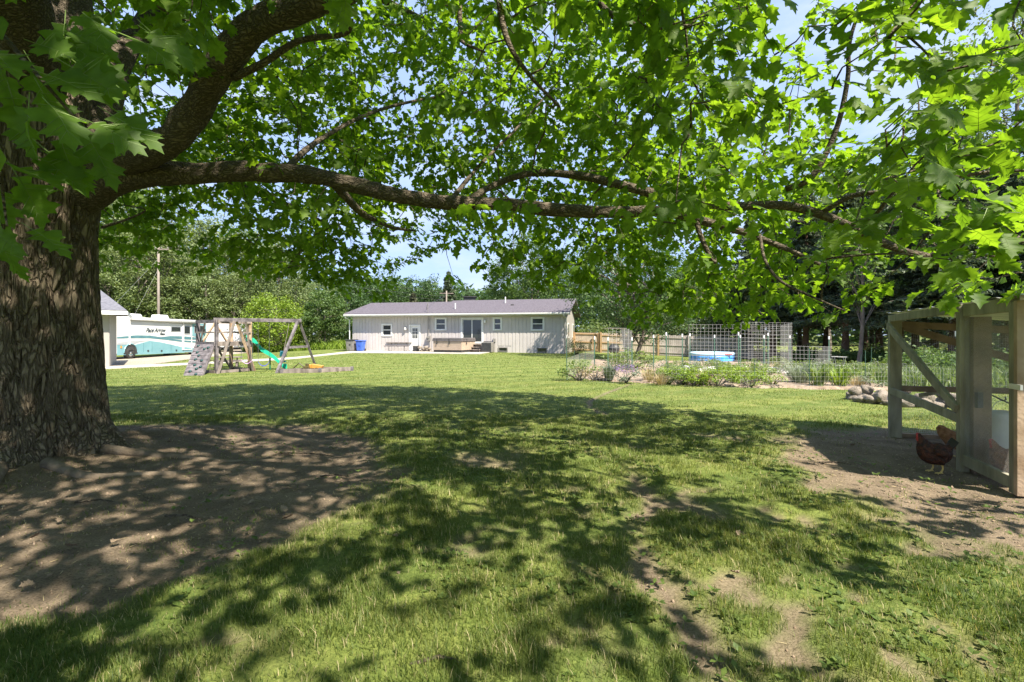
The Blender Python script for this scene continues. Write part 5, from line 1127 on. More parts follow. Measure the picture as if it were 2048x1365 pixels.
# centre: mixed trees behind the roof
g_ = 'dark leafy trees behind the house'; lab = 'dense dark green tree rising behind the house roof'
d1 = broad_tree('maple_tree', lab, g_, at(770, 66), 9.6, 3.6, 1, 200, 52, .28, 'deep_leaf', 11); spread(d1, [(720, 72, .9), (830, 70, .95), (690, 60, .8), (865, 68, .9), (930, 74, .85), (985, 70, .8), (1050, 76, 1.1)], rt)
broad_tree('yellow_tree', 'small yellowish tree behind the middle of the roof ridge', None, at(965, 62), 6.6, 2.3, 1, 120, 50, .24, 'bright_leaf', 12)
broad_tree('round_maple_tree', 'tall rounded grey-green tree behind right end of the house', None, at(1060, 58), 13.0, 5.2, 2, 300, 60, .28, 'mid_leaf', 13, clump=.2)
g_ = 'spruces behind the house'; lab = 'dark spruce tip showing above the house roof trees'
s1 = conifer('spruce_tree', lab, g_, at(897, 64), 10.2, 2.2, .8, 'needle', 21); spread(s1, [(858, 70, .95), (712, 66, .98), (735, 72, 1.0), (935, 78, .95), (1000, 72, .85)], rt)
conifer('dead_spruce', 'brownish thin spruce among the green trees behind the roof', None, at(826, 60), 6.8, 1.7, .6, 'needle_olive', 22)
# the ornamental tree by the garden
broad_tree('garden_tree', 'leafy dark green multi-stemmed tree between house and garden', None, at(1262, 33), 8.4, 4.3, 1.75, 330, 60, .17, 'deep_leaf', 31, stems=3, clump=.22, r0=.26)
broad_tree('shade_tree', 'lighter green broad tree behind the wire trellis', None, at(1430, 47), 9.5, 5.0, 1.2, 300, 55, .24, 'poplar_leaf', 32, clump=.22)
broad_tree('shade_tree', 'mid green tree filling the gap behind the board fence', None, at(1330, 54), 8.5, 5.0, .8, 260, 55, .26, 'mid_leaf', 33, clump=.22)
g_ = 'pale shrubs behind the fence'; broad_tree('shade_tree', 'tall mid green tree rising behind the garden tree', None, at(1215, 56), 10.5, 5.2, .8, 260, 55, .27, 'mid_leaf', 35, clump=.22); sh = bush('hedge_shrub', 'pale leafy shrub growing behind the board fence', 'shrub', at(1290, 47), 2.0, 2.9, 2600, .2, 'poplar_leaf', 34, g_)
spread(sh, [(1200, 48, 1), (1375, 46, 1), (1450, 45, 1.05), (1520, 45, .95)], rt)
# dark pines at the right
g_ = 'pines with dead lower branches at the right'; lab = 'tall pine with bare dead lower branches in the dark wood'
k1 = conifer('pine_tree', lab, g_, at(1690, 33), 14, 3.6, 3.6, 'needle', 41, dead=30, size=.34, dens=1.2)
k2 = conifer('pine_tree', lab, g_, at(1905, 26), 13, 3.5, 3.4, 'needle', 42, dead=60, size=.30, dens=1.2)
spread(k1, [(1545, 38, .9), (1610, 36, 1), (1760, 35, 1), (1650, 42, 1), (1830, 38, 1.1), (1500, 44, .9), (1730, 44, 1.1), (2110, 30, 1.1)], rt)
spread(k2, [(2010, 27, 1), (1800, 29, .95), (1960, 33, 1.1), (1870, 34, 1.1), (2090, 24, 1), (2180, 30, 1), (2050, 38, 1.1), (1950, 42, 1.1), (1600, 48, 1.1)], rt)
broad_tree('grey_stem_tree', 'slim grey leaning tree trunk in front of the pines', None, at(1716, 28), 9, 2.0, 3.8, 60, 45, .2, 'mid_leaf', 43, r0=.13)
broad_tree('tall_poplar_tree', 'very tall pale tree towering at the upper right edge', None, at(2035, 36), 27, 5.4, 9, 330, 55, .24, 'poplar_leaf', 44, clump=.2)
broad_tree('tall_poplar_tree', 'tall pale tree top showing through the oak leaves', None, at(1655, 52), 20, 4.6, 7, 220, 55, .28, 'poplar_leaf', 45, clump=.2)
broad_tree('edge_tree', 'mid green leafy tree standing among the pine trunks', None, at(1580, 40), 10, 3.8, 3.0, 200, 55, .24, 'mid_leaf', 47, clump=.22)
broad_tree('edge_tree', 'pale green leafy tree beside the slim grey trunk', None, at(1745, 40), 11, 3.6, 3.4, 200, 55, .24, 'poplar_leaf', 48, clump=.22)
g_ = 'undergrowth shrubs below the pines'; us = bush('undergrowth_shrub', 'low green undergrowth shrub below the pines', 'shrub', at(1700, 30), 1.6, 1.25, 1800, .16, 'mid_leaf', 46, g_)
spread(us, [(1660, 31, .9), (1745, 29, 1), (1790, 28, 1), (1840, 24, .9), (1880, 23, 1), (1930, 24, 1.1), (1985, 22, 1), (2040, 21, 1), (1620, 34, 1), (2100, 22, 1.1), (1770, 33, 1.2), (1950, 28, 1.4)], rt)
def meadow(name, label, pts, n, h, wd, mat, seed):
    """uncountable tall weeds over a patch of ground"""
    rs = np.random.default_rng(seed); P = np.array(pts); q = rs.uniform(P.min(0), P.max(0), (n * 3, 2)); q = q[poly_dist(pts, q[:, 0], q[:, 1]) > 0][:n]; m_ = len(q); az = rs.random(m_) * 6.283
    z = gz(q[:, 0], q[:, 1]); hh = h * rs.uniform(.4, 1.1, m_); sd_ = np.stack([np.cos(az), np.sin(az)], 1) * wd / 2; ln = rs.normal(size=(m_, 2)) * .4 * hh[:, None]
    b0 = np.column_stack([q - sd_, z]); b1 = np.column_stack([q + sd_, z]); tp = np.column_stack([q + ln, z + hh]); m1 = np.column_stack([q + ln * .4 + sd_ * 1.3, z + hh * .55])
    V = np.stack([b0, b1, m1, tp], 1).reshape(-1, 3); o_ = link(name, np_mesh(name, V, np.arange(4 * m_).reshape(-1, 4), np.repeat(rs.random(m_), 4), mat=mat)); o_['label'] = label; o_['category'] = 'weeds'; return stuff(o_)
meadow('tall_weeds', 'yellow-green tall weeds along the edge of the wood', [(-28, 50), (-11, 46.5), (-12, 52), (-28, 55)], 7000, .95, .07, 'bright_leaf', 61)
meadow('tall_weeds', 'pale green tall weeds behind the chicken run', [(10.5, 15), (20, 13), (22, 20), (12, 21)], 7000, .6, .05, 'garden_leaf', 62)
# far wood closing the view
rs = np.random.default_rng(71); n_ = 26000; az = rs.uniform(-1.15, 1.15, n_); dd = rs.uniform(88, 125, n_); hh = 8 + 7 * fbm(np.stack([az * 9, 0 * az, 0 * az], -1), 8, 3) + 4 * np.clip(np.abs(az) - .3, 0, 1); u = rs.random(n_) ** .8
C = np.stack([dd * np.sin(az), dd * np.cos(az), u * hh - .3], 1); o_ = foliage('far_woods', [leaf_quads(C, 1.5 * rs.uniform(.6, 1.3, n_), rs, .3, .7)], 'deep_leaf'); o_['label'] = 'distant dark wood closing the horizon behind the yard'; o_['category'] = 'woods'; stuff(o_)
# ================================================================== the big oak
oak = thing('oak_tree', 'huge old oak with furrowed trunk and limbs spreading over the yard', 'tree', (TRUNK.x, TRUNK.y, gnd(TRUNK.x, TRUNK.y)))
NA, NZ = 400, 300; th = np.linspace(0, 2 * np.pi, NA, endpoint=False); zz = np.linspace(-.15, 5.2, NZ); TH, ZZ = np.meshgrid(th, zz)
rb = .68 + .72 * np.exp(-np.clip(ZZ + .1, 0, 9) / .36) * (.72 + .5 * np.sin(TH * 5 + .9) * np.exp(-ZZ)) - .012 * ZZ + .05 * np.exp(-((ZZ - 3.6) / .8) ** 2)
q = np.stack([np.cos(TH) * 8, np.sin(TH) * 8, ZZ * 1.15], -1); warp = fbm(q * .6, 3, 3)[..., None] * 1.6; rid = np.clip(1 - np.abs(2 * fbm(q * np.array([1.15, 1.15, 2.3]) + warp, 12, 2) - 1) * 6.5, 0, 1)
rid2 = fbm(q * 5, 15, 2); rr = rb - .05 * rid + .03 * (rid2 - .5) + .09 * (fbm(np.stack([np.cos(TH) * 1.6, np.sin(TH) * 1.6, ZZ * .7], -1), 18, 2) - .5)
V = np.stack([TRUNK.x + rr * np.cos(TH) - .02 * ZZ, TRUNK.y + rr * np.sin(TH), ZZ + gnd(TRUNK.x, TRUNK.y) - .25], -1).reshape(-1, 3)
ii = np.arange(NA * NZ).reshape(NZ, NA); F = np.stack([ii[:-1], np.roll(ii, -1, 1)[:-1], np.roll(ii, -1, 1)[1:], ii[1:]], -1).reshape(-1, 4)
link('trunk', np_mesh('trunk', V, F, mat='bark', smooth=True), oak)
def surf(x, y): return gnd(x, y)
# surface roots
for pts, r_ in ((((-5.0, 5.2), (-4.4, 5.05), (-3.9, 5.25), (-3.3, 5.4)), .11), (((-5.3, 5.0), (-4.9, 4.5), (-4.7, 4.1)), .12), (((-4.9, 5.8), (-4.2, 5.9), (-3.4, 5.85), (-2.6, 6.0)), .10), (((-5.9, 5.1), (-6.1, 4.5), (-6.0, 4.0)), .12)):
    P = smooth_path([(x, y, gnd(x, y) + (.0 if k == 0 else -.045), r_ * .62 * (1 - .7 * k / (len(pts) - 1))) for k, (x, y) in enumerate(pts)], 6); mb = MB(); mb.tube([tuple(p[:3]) for p in P], [p[3] for p in P], 10); mb.build('root', 'root_bark', oak, smooth=True)
# limbs: (px, py, depth, radius) points of the real limbs
def limb3(pts): return [(*W(px, py, d), r_) for px, py, d, r_ in pts]
LIMBS = [
 limb3([(150, 395, 6.0, .26), (255, 352, 5.75, .17), (400, 348, 5.6, .128), (520, 346, 5.6, .11), (620, 353, 5.6, .10), (700, 372, 5.55, .094), (800, 393, 5.5, .086), (900, 404, 5.5, .08), (1000, 409, 5.5, .074), (1120, 421, 5.45, .075), (1240, 424, 5.4, .066), (1330, 425, 5.3, .058), (1400, 441, 5.2, .050), (1480, 462, 5.1, .036), (1560, 492, 5.0, .026), (1640, 530, 4.8, .016)]),
 limb3([(930, 406, 5.5, .04), (985, 372, 6.0, .04), (1050, 350, 6.2, .042), (1120, 348, 6.0, .048), (1240, 368, 5.6, .055), (1330, 395, 5.45, .056), (1440, 412, 5.3, .052), (1560, 410, 5.2, .050), (1640, 428, 5.1, .047), (1720, 462, 5.0, .043), (1800, 500, 4.9, .038), (1858, 514, 4.85, .032), (1885, 535, 4.8, .02), (1895, 552, 4.8, .012)]),
 limb3([(1858, 514, 4.85, .026), (1910, 488, 4.7, .022), (1960, 468, 4.6, .018), (2040, 482, 4.5, .012), (2130, 505, 4.4, .008)]),
 limb3([(1572, 378, 5.1, .034), (1625, 352, 5.0, .03), (1672, 260, 4.9, .026), (1695, 160, 4.85, .022), (1700, 80, 4.8, .018), (1735, -20, 4.7, .012)]),
 limb3([(1640, 428, 5.1, .03), (1700, 393, 4.9, .026), (1760, 384, 4.7, .023), (1840, 370, 4.5, .02), (1950, 348, 4.3, .016), (2080, 340, 4.1, .01)]),
 limb3([(1700, 450, 5.0, .02), (1745, 435, 4.8, .024), (1775, 400, 4.6, .016), (1830, 330, 4.4, .01)]),
 limb3([(1790, 390, 4.6, .016), (1850, 415, 4.4, .012), (1950, 430, 4.2, .008), (2040, 470, 4.0, .006)]),
 limb3([(1392, 440, 5.2, .03), (1402, 470, 5.15, .028), (1422, 515, 5.1, .022), (1432, 526, 5.1, .018)]),
 limb3([(1520, 470, 5.0, .016), (1530, 520, 4.6, .014), (1560, 562, 4.3, .012), (1620, 592, 4.0, .010), (1690, 622, 3.8, .005)]),
 limb3([(200, 330, 5.8, .24), (330, 288, 5.15, .155), (372, 240, 4.9, .15), (430, 150, 4.55, .14), (500, 60, 4.2, .13), (600, 12, 3.95, .12), (760, -60, 3.5, .11), (1000, -220, 3.2, .09), (1400, -420, 3.0, .065), (1900, -700, 2.8, .05)]),
 limb3([(470, 155, 4.5, .035), (530, 125, 4.3, .03), (600, 82, 4.1, .025), (690, 68, 3.9, .018), (705, 40, 3.7, .012)]),
 limb3([(180, 330, 6.1, .26), (225, 150, 6.6, .18), (290, 50, 7.0, .15), (420, -80, 7.6, .12), (600, -250, 8.4, .12), (760, -420, 9.0, .07)]),
 limb3([(665, 372, 5.6, .055), (700, 405, 6.0, .05), (740, 435, 6.6, .042), (785, 455, 7.2, .03), (830, 462, 8.0, .015)]),
 limb3([(230, 315, 6.3, .15), (350, 330, 7.6, .11), (480, 372, 8.8, .08), (600, 420, 9.8, .05), (690, 470, 10.6, .02)]),
 limb3([(560, 350, 5.7, .045), (640, 280, 6.8, .036), (760, 220, 8.0, .028), (900, 190, 9.2, .02), (1010, 180, 10.2, .015)]),
 limb3([(900, 404, 5.5, .03), (960, 330, 6.2, .022), (1040, 250, 7.0, .018), (1120, 160, 7.8, .01)]),
 limb3([(990, -60, 3.4, .024), (1010, 70, 3.3, .02), (1060, 150, 3.2, .014), (1120, 215, 3.2, .008)]),
 limb3([(1160, -60, 4.4, .03), (1215, 25, 4.4, .026), (1290, 55, 4.3, .02), (1380, 52, 4.1, .012)]),
 limb3([(1480, 320, 4.9, .006), (1390, 170, 4.6, .01), (1370, 60, 4.4, .012), (1350, -60, 4.2, .014)]),
 limb3([(1180, 400, 5.3, .012), (1260, 300, 4.8, .010), (1330, 200, 4.4, .008), (1370, 100, 4.2, .005)]),
 limb3([(918, -60, 5.5, .03), (921, 60, 5.5, .026), (926, 85, 5.5, .02), (970, 105, 5.3, .012)]),
 limb3([(205, 455, 5.7, .018), (260, 437, 5.5, .013), (290, 420, 5.4, .009), (245, 410, 5.3, .005)]),
 [(-5.5, 5.6, 4.6, .3), (-4.2, 3.6, 5.6, .2), (-2.6, 1.2, 6.4, .15), (-.6, -1.6, 7.0, .09), (1.2, -4, 7.2, .04)],
 [(-5.6, 5.9, 5.0, .4), (-5.5, 5.9, 7.0, .28), (-5.0, 5.6, 9.5, .18), (-4.2, 5.2, 12, .06)],
 [(-5.4, 5.7, 6.2, .2), (-3.0, 4.6, 7.6, .14), (-.2, 3.4, 8.4, .09), (3.0, 2.4, 8.4, .04)],
 [(-5.8, 6.0, 6.0, .2), (-7.5, 8.0, 7.2, .13), (-9.5, 9.8, 7.6, .06)], [(-5.8, 5.7, 5.6, .2), (-8.0, 4.4, 6.6, .13), (-11, 3.0, 7.0, .05)],
 [(-5.7, 5.5, 5.2, .18), (-6.8, 2.6, 6.2, .13), (-7.6, -1, 6.6, .06)], [(-5.3, 6.1, 6.4, .2), (-3.6, 8.0, 7.6, .12), (-1.8, 10, 8.0, .05)],
 [(3.1, 3.0, 4.8, .03), (4.4, 1.6, 5.2, .022), (5.6, .2, 5.2, .012)]]
NODES = []
for L_ in LIMBS:
    P = smooth_path(L_, 6 if max(p_[3] for p_ in L_) < .09 else 16); rr_ = np.clip(P[:, 3], .003, 1); pert = (fbm(P[:, :3] * 1.6, 30, 2)[:, None] - .5) * np.clip(rr_[:, None] * 1.2, 0, .08); XYZ = P[:, :3] + pert
    bump_r = rr_ * (1 + .18 * (vnoise(P[:, :3] * 5, 31) - .5)); n_ = 26 if rr_[0] > .09 else 8
    mb = MB(); mb.tube([tuple(p) for p in XYZ], bump_r, n_)
    if n_ > 8:      # furrowed bark
        VV = np.array(mb.v); cc = np.repeat(XYZ, n_, 0); dv = VV - cc; ln_ = np.linalg.norm(dv, axis=1, keepdims=True)
        amp = (fbm(VV * np.array([9, 14, 14]), 61, 3) - .5) * .16 - .10 * np.clip(1 - np.abs(2 * fbm(VV * np.array([7, 18, 18]), 63, 2) - 1) * 6, 0, 1); mb.v = [tuple(p) for p in cc + dv * (1 + amp[:, None] * np.clip(.12 / ln_, .5, 1.3))]
    mb.build('limb', 'limb_bark', oak, smooth=True); NODES.append(XYZ[len(XYZ) // 8::(2 if n_ > 8 else 1)])
NODES = np.vstack(NODES)
# --- crown volume in the place itself
rs = np.random.default_rng(123)
def zmin(x, y): return 2.50 - .64 * np.clip((x - .6) / 2.0, 0, 1) + .9 * (fbm(np.stack([x * .8, y * .8, x * 0], -1), 41, 3) - .5) + .10 * np.clip(-x - 2, 0, 4)
def in_crown(P):
    x, y, z = P.T; r2 = ((x + 4.2) / 11.3) ** 2 + ((y - 4.2) / 7.6) ** 2; ins = r2 < 1
    zt = 3.4 + 9.5 * np.sqrt(np.clip(1 - r2, 0, 1)); ins &= (z > zmin(x, y)) & (z < zt)
    ins &= ~((np.hypot(x, y) < 1.25) & (z < 3.2)) & ~((np.abs(x) < .55 * y + .3) & (y > -.2) & (y < 2.1) & (z < 2.6))
    ins &= np.hypot(x - TRUNK.x, y - TRUNK.y) > np.where(z < 6, 1.2, .5)
    return ins
def gap(P, c, r): return (((P - np.array(c)) / np.array(r)) ** 2).sum(1)
cand = rs.uniform((-15, -3.6, 1.5), (7.3, 12, 13), (95000, 3)); cand = cand[in_crown(cand)]
clump = fbm(cand * .75, 51, 2); view = (cand[:, 1] > .8) & (np.abs(cand[:, 0]) < 1.15 * cand[:, 1]) & (cand[:, 2] < 1.5 + .8 * cand[:, 1])
keep = rs.random(len(cand)) < np.where(view, np.clip((clump - .34) * 3.6, .03, 1) * np.where(cand[:, 1] > 6.3, .58, np.where(cand[:, 0] > .8, .56, .42)), np.where((cand[:, 1] < 3.2) & (cand[:, 0] < 1.6), .34, np.where((cand[:, 1] < 3.2) & (cand[:, 0] < 3.4), .22, .15)) * np.clip((clump - .30) * 4, .04, 1))  # unseen crown overhead is packed denser, shaped to shade the ground
dens_r = 1 - .55 * np.clip((cand[:, 0] - 1.0) / 3, 0, 1) * (cand[:, 2] > 4.2)
keep &= rs.random(len(cand)) < dens_r
GAPS = [((.55, 6.0, 5.2), (.5, 2.2, .9)), ((3.2, 5.2, 4.4), (.55, 2.0, 1.0)), ((-1.5, 8.6, 2.6), (1.55, 4, .72)), ((-4.4, 7.0, 3.3), (.75, 1.6, .5)), ((2.6, 4.0, 3.6), (.4, 1.2, .8))]
for c_, r_ in GAPS: keep &= (gap(cand, c_, r_) > 1) | (rs.random(len(cand)) < .05)
front = (cand[:, 1] < 5.3) & (cand[:, 2] < 2.3 + .36 * cand[:, 1]) & (cand[:, 0] < .9) & (cand[:, 0] > -6); keep &= ~front | (rs.random(len(cand)) < .10)
ML = NODES[:110]; ML = ML[np.linalg.norm(ML - ML[0], axis=1) < 8]; dm_ = np.full(len(cand), 9.)
for q_ in ML: dm_ = np.minimum(dm_, np.linalg.norm(cand - q_, axis=1))
keep &= (dm_ > .42) | (rs.random(len(cand)) < .12)
band = (cand[:, 0] > .8) & (cand[:, 0] < 4.6) & (cand[:, 1] > 2.8) & (cand[:, 1] < 4.9) & (cand[:, 2] > 2.05) & (cand[:, 2] < 2.8); keep &= ~band | (rs.random(len(cand)) < .35)
SP = cand[keep]
# --- twigs: each spray hangs on the nearest older wood
def nearest(Pq, Nd, blk=400):
    out = np.empty(len(Pq), int); dist = np.empty(len(Pq))
    for i in range(0, len(Pq), blk):
        D = ((Pq[i:i + blk, None, :] - Nd[None]) ** 2).sum(-1); out[i:i + blk] = D.argmin(1); dist[i:i + blk] = np.sqrt(D.min(1))
    return out, dist
i0, d0 = nearest(SP, NODES); todo = np.argsort(d0); tw = MB(); nodes = NODES.copy(); TD = np.zeros((len(SP), 3))
for s0 in range(0, len(todo), 220):
    ids = todo[s0:s0 + 220]; ni, nd = nearest(SP[ids], nodes); new = []
    for k, j, d_ in zip(ids, ni, nd):
        a, b_ = nodes[j], SP[k]; v = b_ - a; TD[k] = v / (d_ + 1e-6); m1 = a + v * .5 + rs.normal(size=3) * .10 * min(d_, 1) + (0, 0, .10 * min(d_, 1.5))
        r1 = .0032 + .0045 * min(d_, 1.6); tw.tube([tuple(a), tuple((a + m1) / 2 + rs.normal(size=3) * .02), tuple(m1), tuple(b_)], [r1 * 1.5, r1 * 1.2, r1, .0028], 4, False); new += [m1, b_]
    nodes = np.vstack([nodes, np.array(new)])
stuff(tw.build('twigs', 'limb_bark', oak))
# --- leaves
HALF = [(.0, .0, .0), (.09, .07, .03), (.25, .06, .06), (.20, .17, .12), (.30, .24, .17), (.47, .33, .24), (.33, .40, .30), (.37, .50, .36), (.42, .62, .44), (.24, .60, .50), (.20, .66, .58), (.27, .80, .66), (.13, .80, .74), (.0, 1.0, 1.0)]
HALF_LO = [(.0, .0, .0), (.25, .06, .05), (.19, .18, .14), (.46, .34, .26), (.22, .50, .42), (.40, .64, .5), (.15, .72, .66), (.0, 1.0, 1.0)]
def leaf_template(half, fold, droop, twist, wave=0.):
    V, F = [], []; k = len(half)
    for x, y, m_ in half: V.append((0, m_, 0))
    for sgn in (1, -1):
        b0 = len(V)
        for x, y, m_ in half[1:-1]: V.append((sgn * x, y, 0))
        o_ = lambda i: (i if i in (0, k - 1) else b0 + i - 1)
        for i in range(k - 1):
            f = [o_(i), o_(i + 1), i + 1, i] if sgn > 0 else [i, i + 1, o_(i + 1), o_(i)]
            f = list(dict.fromkeys(f))
            if len(f) >= 3: F.append(f)
    V = np.array(V, float); V[:, 2] = fold * np.abs(V[:, 0]) - droop * V[:, 1] ** 2 + twist * V[:, 0] * V[:, 1] + wave * np.sin(V[:, 1] * 9) * V[:, 0]
    tri = []
    for f in F: tri += [f[:3]] if len(f) == 3 else [[f[0], f[1], f[2]], [f[0], f[2], f[3]]]
    return V, np.array(tri)
HI = [leaf_template(HALF, f, d, t, w) for f, d, t, w in ((.25, .15, .1, .1), (.45, .35, -.15, .15), (.1, .25, .3, -.12), (-.15, .4, -.25, .1))]
LO = [leaf_template(HALF_LO, f, d, t) for f, d, t in ((.3, .2, .1), (.1, .4, -.2), (.5, .1, .2))]
HALF_MID = [(.0, .0, .0), (.45, .30, .18), (.20, .48, .40), (.38, .66, .52), (.0, 1.0, 1.0)]
MID = [leaf_template(HALF_MID, f, d, t) for f, d, t in ((.3, .2, .1), (.1, .4, -.2), (.5, .1, .2))]
FAR = [(np.array([(0, 0, 0), (.38, .3, .06), (.34, .66, 0), (0, 1, -.2), (-.34, .66, 0), (-.38, .3, .06)]), np.array([(0, 1, 2), (0, 2, 3), (0, 3, 4), (0, 4, 5)]))]
# leaf positions along each spray
pos, tip, nor, siz = [], [], [], []
for p, d_, inview in zip(SP, TD, (SP[:, 1] > .8) & (np.abs(SP[:, 0]) < 1.2 * SP[:, 1]) & (SP[:, 2] < 1.5 + .85 * SP[:, 1])):
    n_ = rs.integers(9, 15) if inview else rs.integers(8, 13); hd = d_ * np.array([1, 1, .4]); hd = hd / (np.linalg.norm(hd) + 1e-6); side = np.array([-hd[1], hd[0], 0]); side /= np.linalg.norm(side) + 1e-6
    for k in range(n_):
        u = (k / n_) * .42 - .16; s_ = 1 if k % 2 else -1; ang = rs.normal() * .35
        out = hd * (.55 + .5 * (k > n_ - 3)) + side * s_ * (.9 if k < n_ - 2 else .3) + rs.normal(size=3) * .28; out[2] -= rs.uniform(.15, .75)
        pos.append(p + hd * u + side * s_ * .05 + rs.normal(size=3) * .035); tip.append(out); nr = np.array([0, 0, 1.]) + rs.normal(size=3) * .42; nor.append(nr)
        siz.append(rs.uniform(.10, .17) * (1 if inview else 1.1))
# leaf sprays close to the camera, upper left
for base, n_, sp_ in (((-1.13, 1.12, 2.12), 9, .11), ((-1.22, 1.15, 1.92), 7, .10), ((-1.0, 1.1, 2.0), 7, .09), ((-1.24, 1.2, 2.24), 9, .12), ((-1.2, 1.15, 1.75), 3, .06), ((-1.0, 1.2, 2.25), 6, .1)):
    for k in range(n_):
        a = k * 2.4; out = np.array([.55 * math.cos(a) + .45, .25 * math.sin(a), -.55 + .25 * math.sin(a * 1.7)]); pos.append(np.array(base) + np.array([math.cos(a), .7 * math.sin(a), .4 * math.sin(a * 2)]) * sp_); tip.append(out)
        nor.append(np.array([.15, -.65, .75]) + rs.normal(size=3) * .28); siz.append(rs.uniform(.105, .14))
for base in ((-1.15, 1.05, 2.25),):
    mb = MB(); mb.tube([(-2.1, 1.6, 3.0), (-1.6, 1.3, 2.55), (-1.2, 1.15, 2.2), (-1.0, 1.1, 2.0)], [.012, .009, .006, .003], 6); mb.tube([(-1.4, 1.22, 2.38), (-1.25, 1.17, 1.98), (-1.2, 1.15, 1.75)], [.006, .005, .002], 6); mb.tube([(-2.8, 2.3, 3.6), (-2.1, 1.6, 3.0)], [.016, .012], 6); mb.build('branchlet', 'limb_bark', oak, smooth=True)
pos, tip, nor, siz = map(np.array, (pos, tip, nor, siz))
def frames(tip, nor):
    t = unit(tip); n_ = unit(nor - t * (nor * t).sum(1, keepdims=True)); return np.cross(t, n_), t, n_
X_, Y_, Z_ = frames(tip, nor); dcam = np.linalg.norm(pos - np.array([0, 0, 1.5]), axis=1)
inv = (pos[:, 1] > .2) & (np.abs(pos[:, 0]) < 1.1 * pos[:, 1]) & (np.abs(pos[:, 2] - 1.5) < .75 * pos[:, 1]); appar = np.where(inv, siz / dcam, 0); big = np.argsort(-appar)[:300]; isbig = np.zeros(len(pos), bool); isbig[big] = True
lod = np.where(inv & (dcam < 5.2), 0, np.where(inv & (dcam < 7.5), 1, np.where(inv, 3, 2))); RND = np.clip(rs.random(len(pos)), 0, 1)
def pack(sel, temps):
    V, F, Rr, k = [], [], [], 0; tid = rs.integers(0, len(temps), len(sel))
    for t in range(len(temps)):
        s_ = sel[tid == t]
        if not len(s_): continue
        tv, tf = temps[t]; sc_ = siz[s_][:, None, None]; wx = rs.uniform(.8, 1.08, len(s_))[:, None, None]
        P = pos[s_][:, None, :] + sc_ * (tv[None, :, 0:1] * wx * X_[s_][:, None] + tv[None, :, 1:2] * Y_[s_][:, None] + tv[None, :, 2:3] * Z_[s_][:, None])
        V.append(P.reshape(-1, 3)); F.append((tf[None] + (np.arange(len(s_)) * len(tv))[:, None, None] + k).reshape(-1, 3)); Rr.append(np.repeat(RND[s_], len(tv))); k += len(s_) * len(tv)
    return V, F, Rr, k
allV, allF, allR, off = [], [], [], 0
for lv, temps in ((0, HI), (1, LO), (3, MID), (2, FAR)):
    V, F, Rr, k = pack(np.where((lod == lv) & ~isbig)[0], temps); allV += V; allF += [f + off for f in F]; allR += Rr; off += k
crown = link('crown', np_mesh('crown', np.vstack(allV), np.vstack(allF), np.concatenate(allR), mat='oak_leaf'), oak); crown['kind'] = 'stuff'
def leaf_mesh(t, r_):
    v, f = t; k = len(HALF_FINE); me = np_mesh('leaf', v, f, np.full(len(v), r_), mat='oak_leaf'); bm = bmesh.new(); bm.from_mesh(me); mb = MB(); v = [Vector(p) for p in v]
    mb.tube([Vector((0, -.28, .03)), v[0]] + [v[i] for i in range(2, k, 3)], [.011, .012] + [.010 - .0003 * i for i in range(2, k, 3)], 4)        # petiole and midrib
    for b0 in (k, k + k - 2):
        for i, m_ in ((3, 1), (9, 6), (12, 9), (18, 14), (21, 18), (25, 22)): e = v[b0 + i - 1]; mb.tube([v[m_], v[m_].lerp(e, .5) + Vector((0, 0, .004)), v[m_].lerp(e, .92)], [.006, .005, .002], 3)
    bv = [bm.verts.new(p) for p in mb.v]
    for q in mb.f:
        try: bm.faces.new([bv[i] for i in q]).material_index = 1
        except ValueError: pass
    bm.to_mesh(me); bm.free(); me.materials.append(MATS['leaf_vein']); return me
HALF_FINE = [(0,0,0),(.05,.035,.02),(.13,.03,.03),(.24,.045,.05),(.20,.10,.08),(.155,.16,.12),(.19,.205,.15),(.30,.225,.18),(.40,.26,.2),(.49,.30,.23),(.43,.335,.26),(.40,.375,.29),(.465,.42,.31),(.37,.425,.34),(.27,.445,.38),(.215,.49,.43),(.235,.55,.47),(.32,.59,.5),(.42,.66,.55),(.34,.675,.58),(.30,.70,.6),(.33,.77,.64),(.22,.735,.67),(.15,.75,.71),(.15,.80,.76),(.19,.87,.82),(.10,.87,.87),(.05,.93,.93),(0,1.0,1.0)]
FINE = [leaf_template(HALF_FINE, f, d, t, w) for f, d, t, w in ((.25, .18, .1, .14), (.42, .35, -.15, .18), (.1, .25, .3, -.16), (-.15, .4, -.25, .14))]
LM = [leaf_mesh(t, r_) for t in FINE for r_ in (.1, .45, .85)]
for q, j in enumerate(big):
    near_ = dcam[j] < 2.2; o_ = link('leaf', LM[int(rs.integers(0, 4)) * 3 + (0 if near_ else int(rs.integers(0, 3)))], crown); xs_ = siz[j] * (.80 if near_ else .95); M_ = Matrix([[X_[j][r_] * xs_, Y_[j][r_] * siz[j], Z_[j][r_] * siz[j], pos[j][r_]] for r_ in range(3)] + [[0, 0, 0, 1]]); o_.matrix_basis = M_  # leaves nearest the camera get only the darkest tint, shade put into their colour
print('OAK sprays', len(SP), 'leaves', len(pos), 'lod', [(lod == k).sum() for k in range(3)])
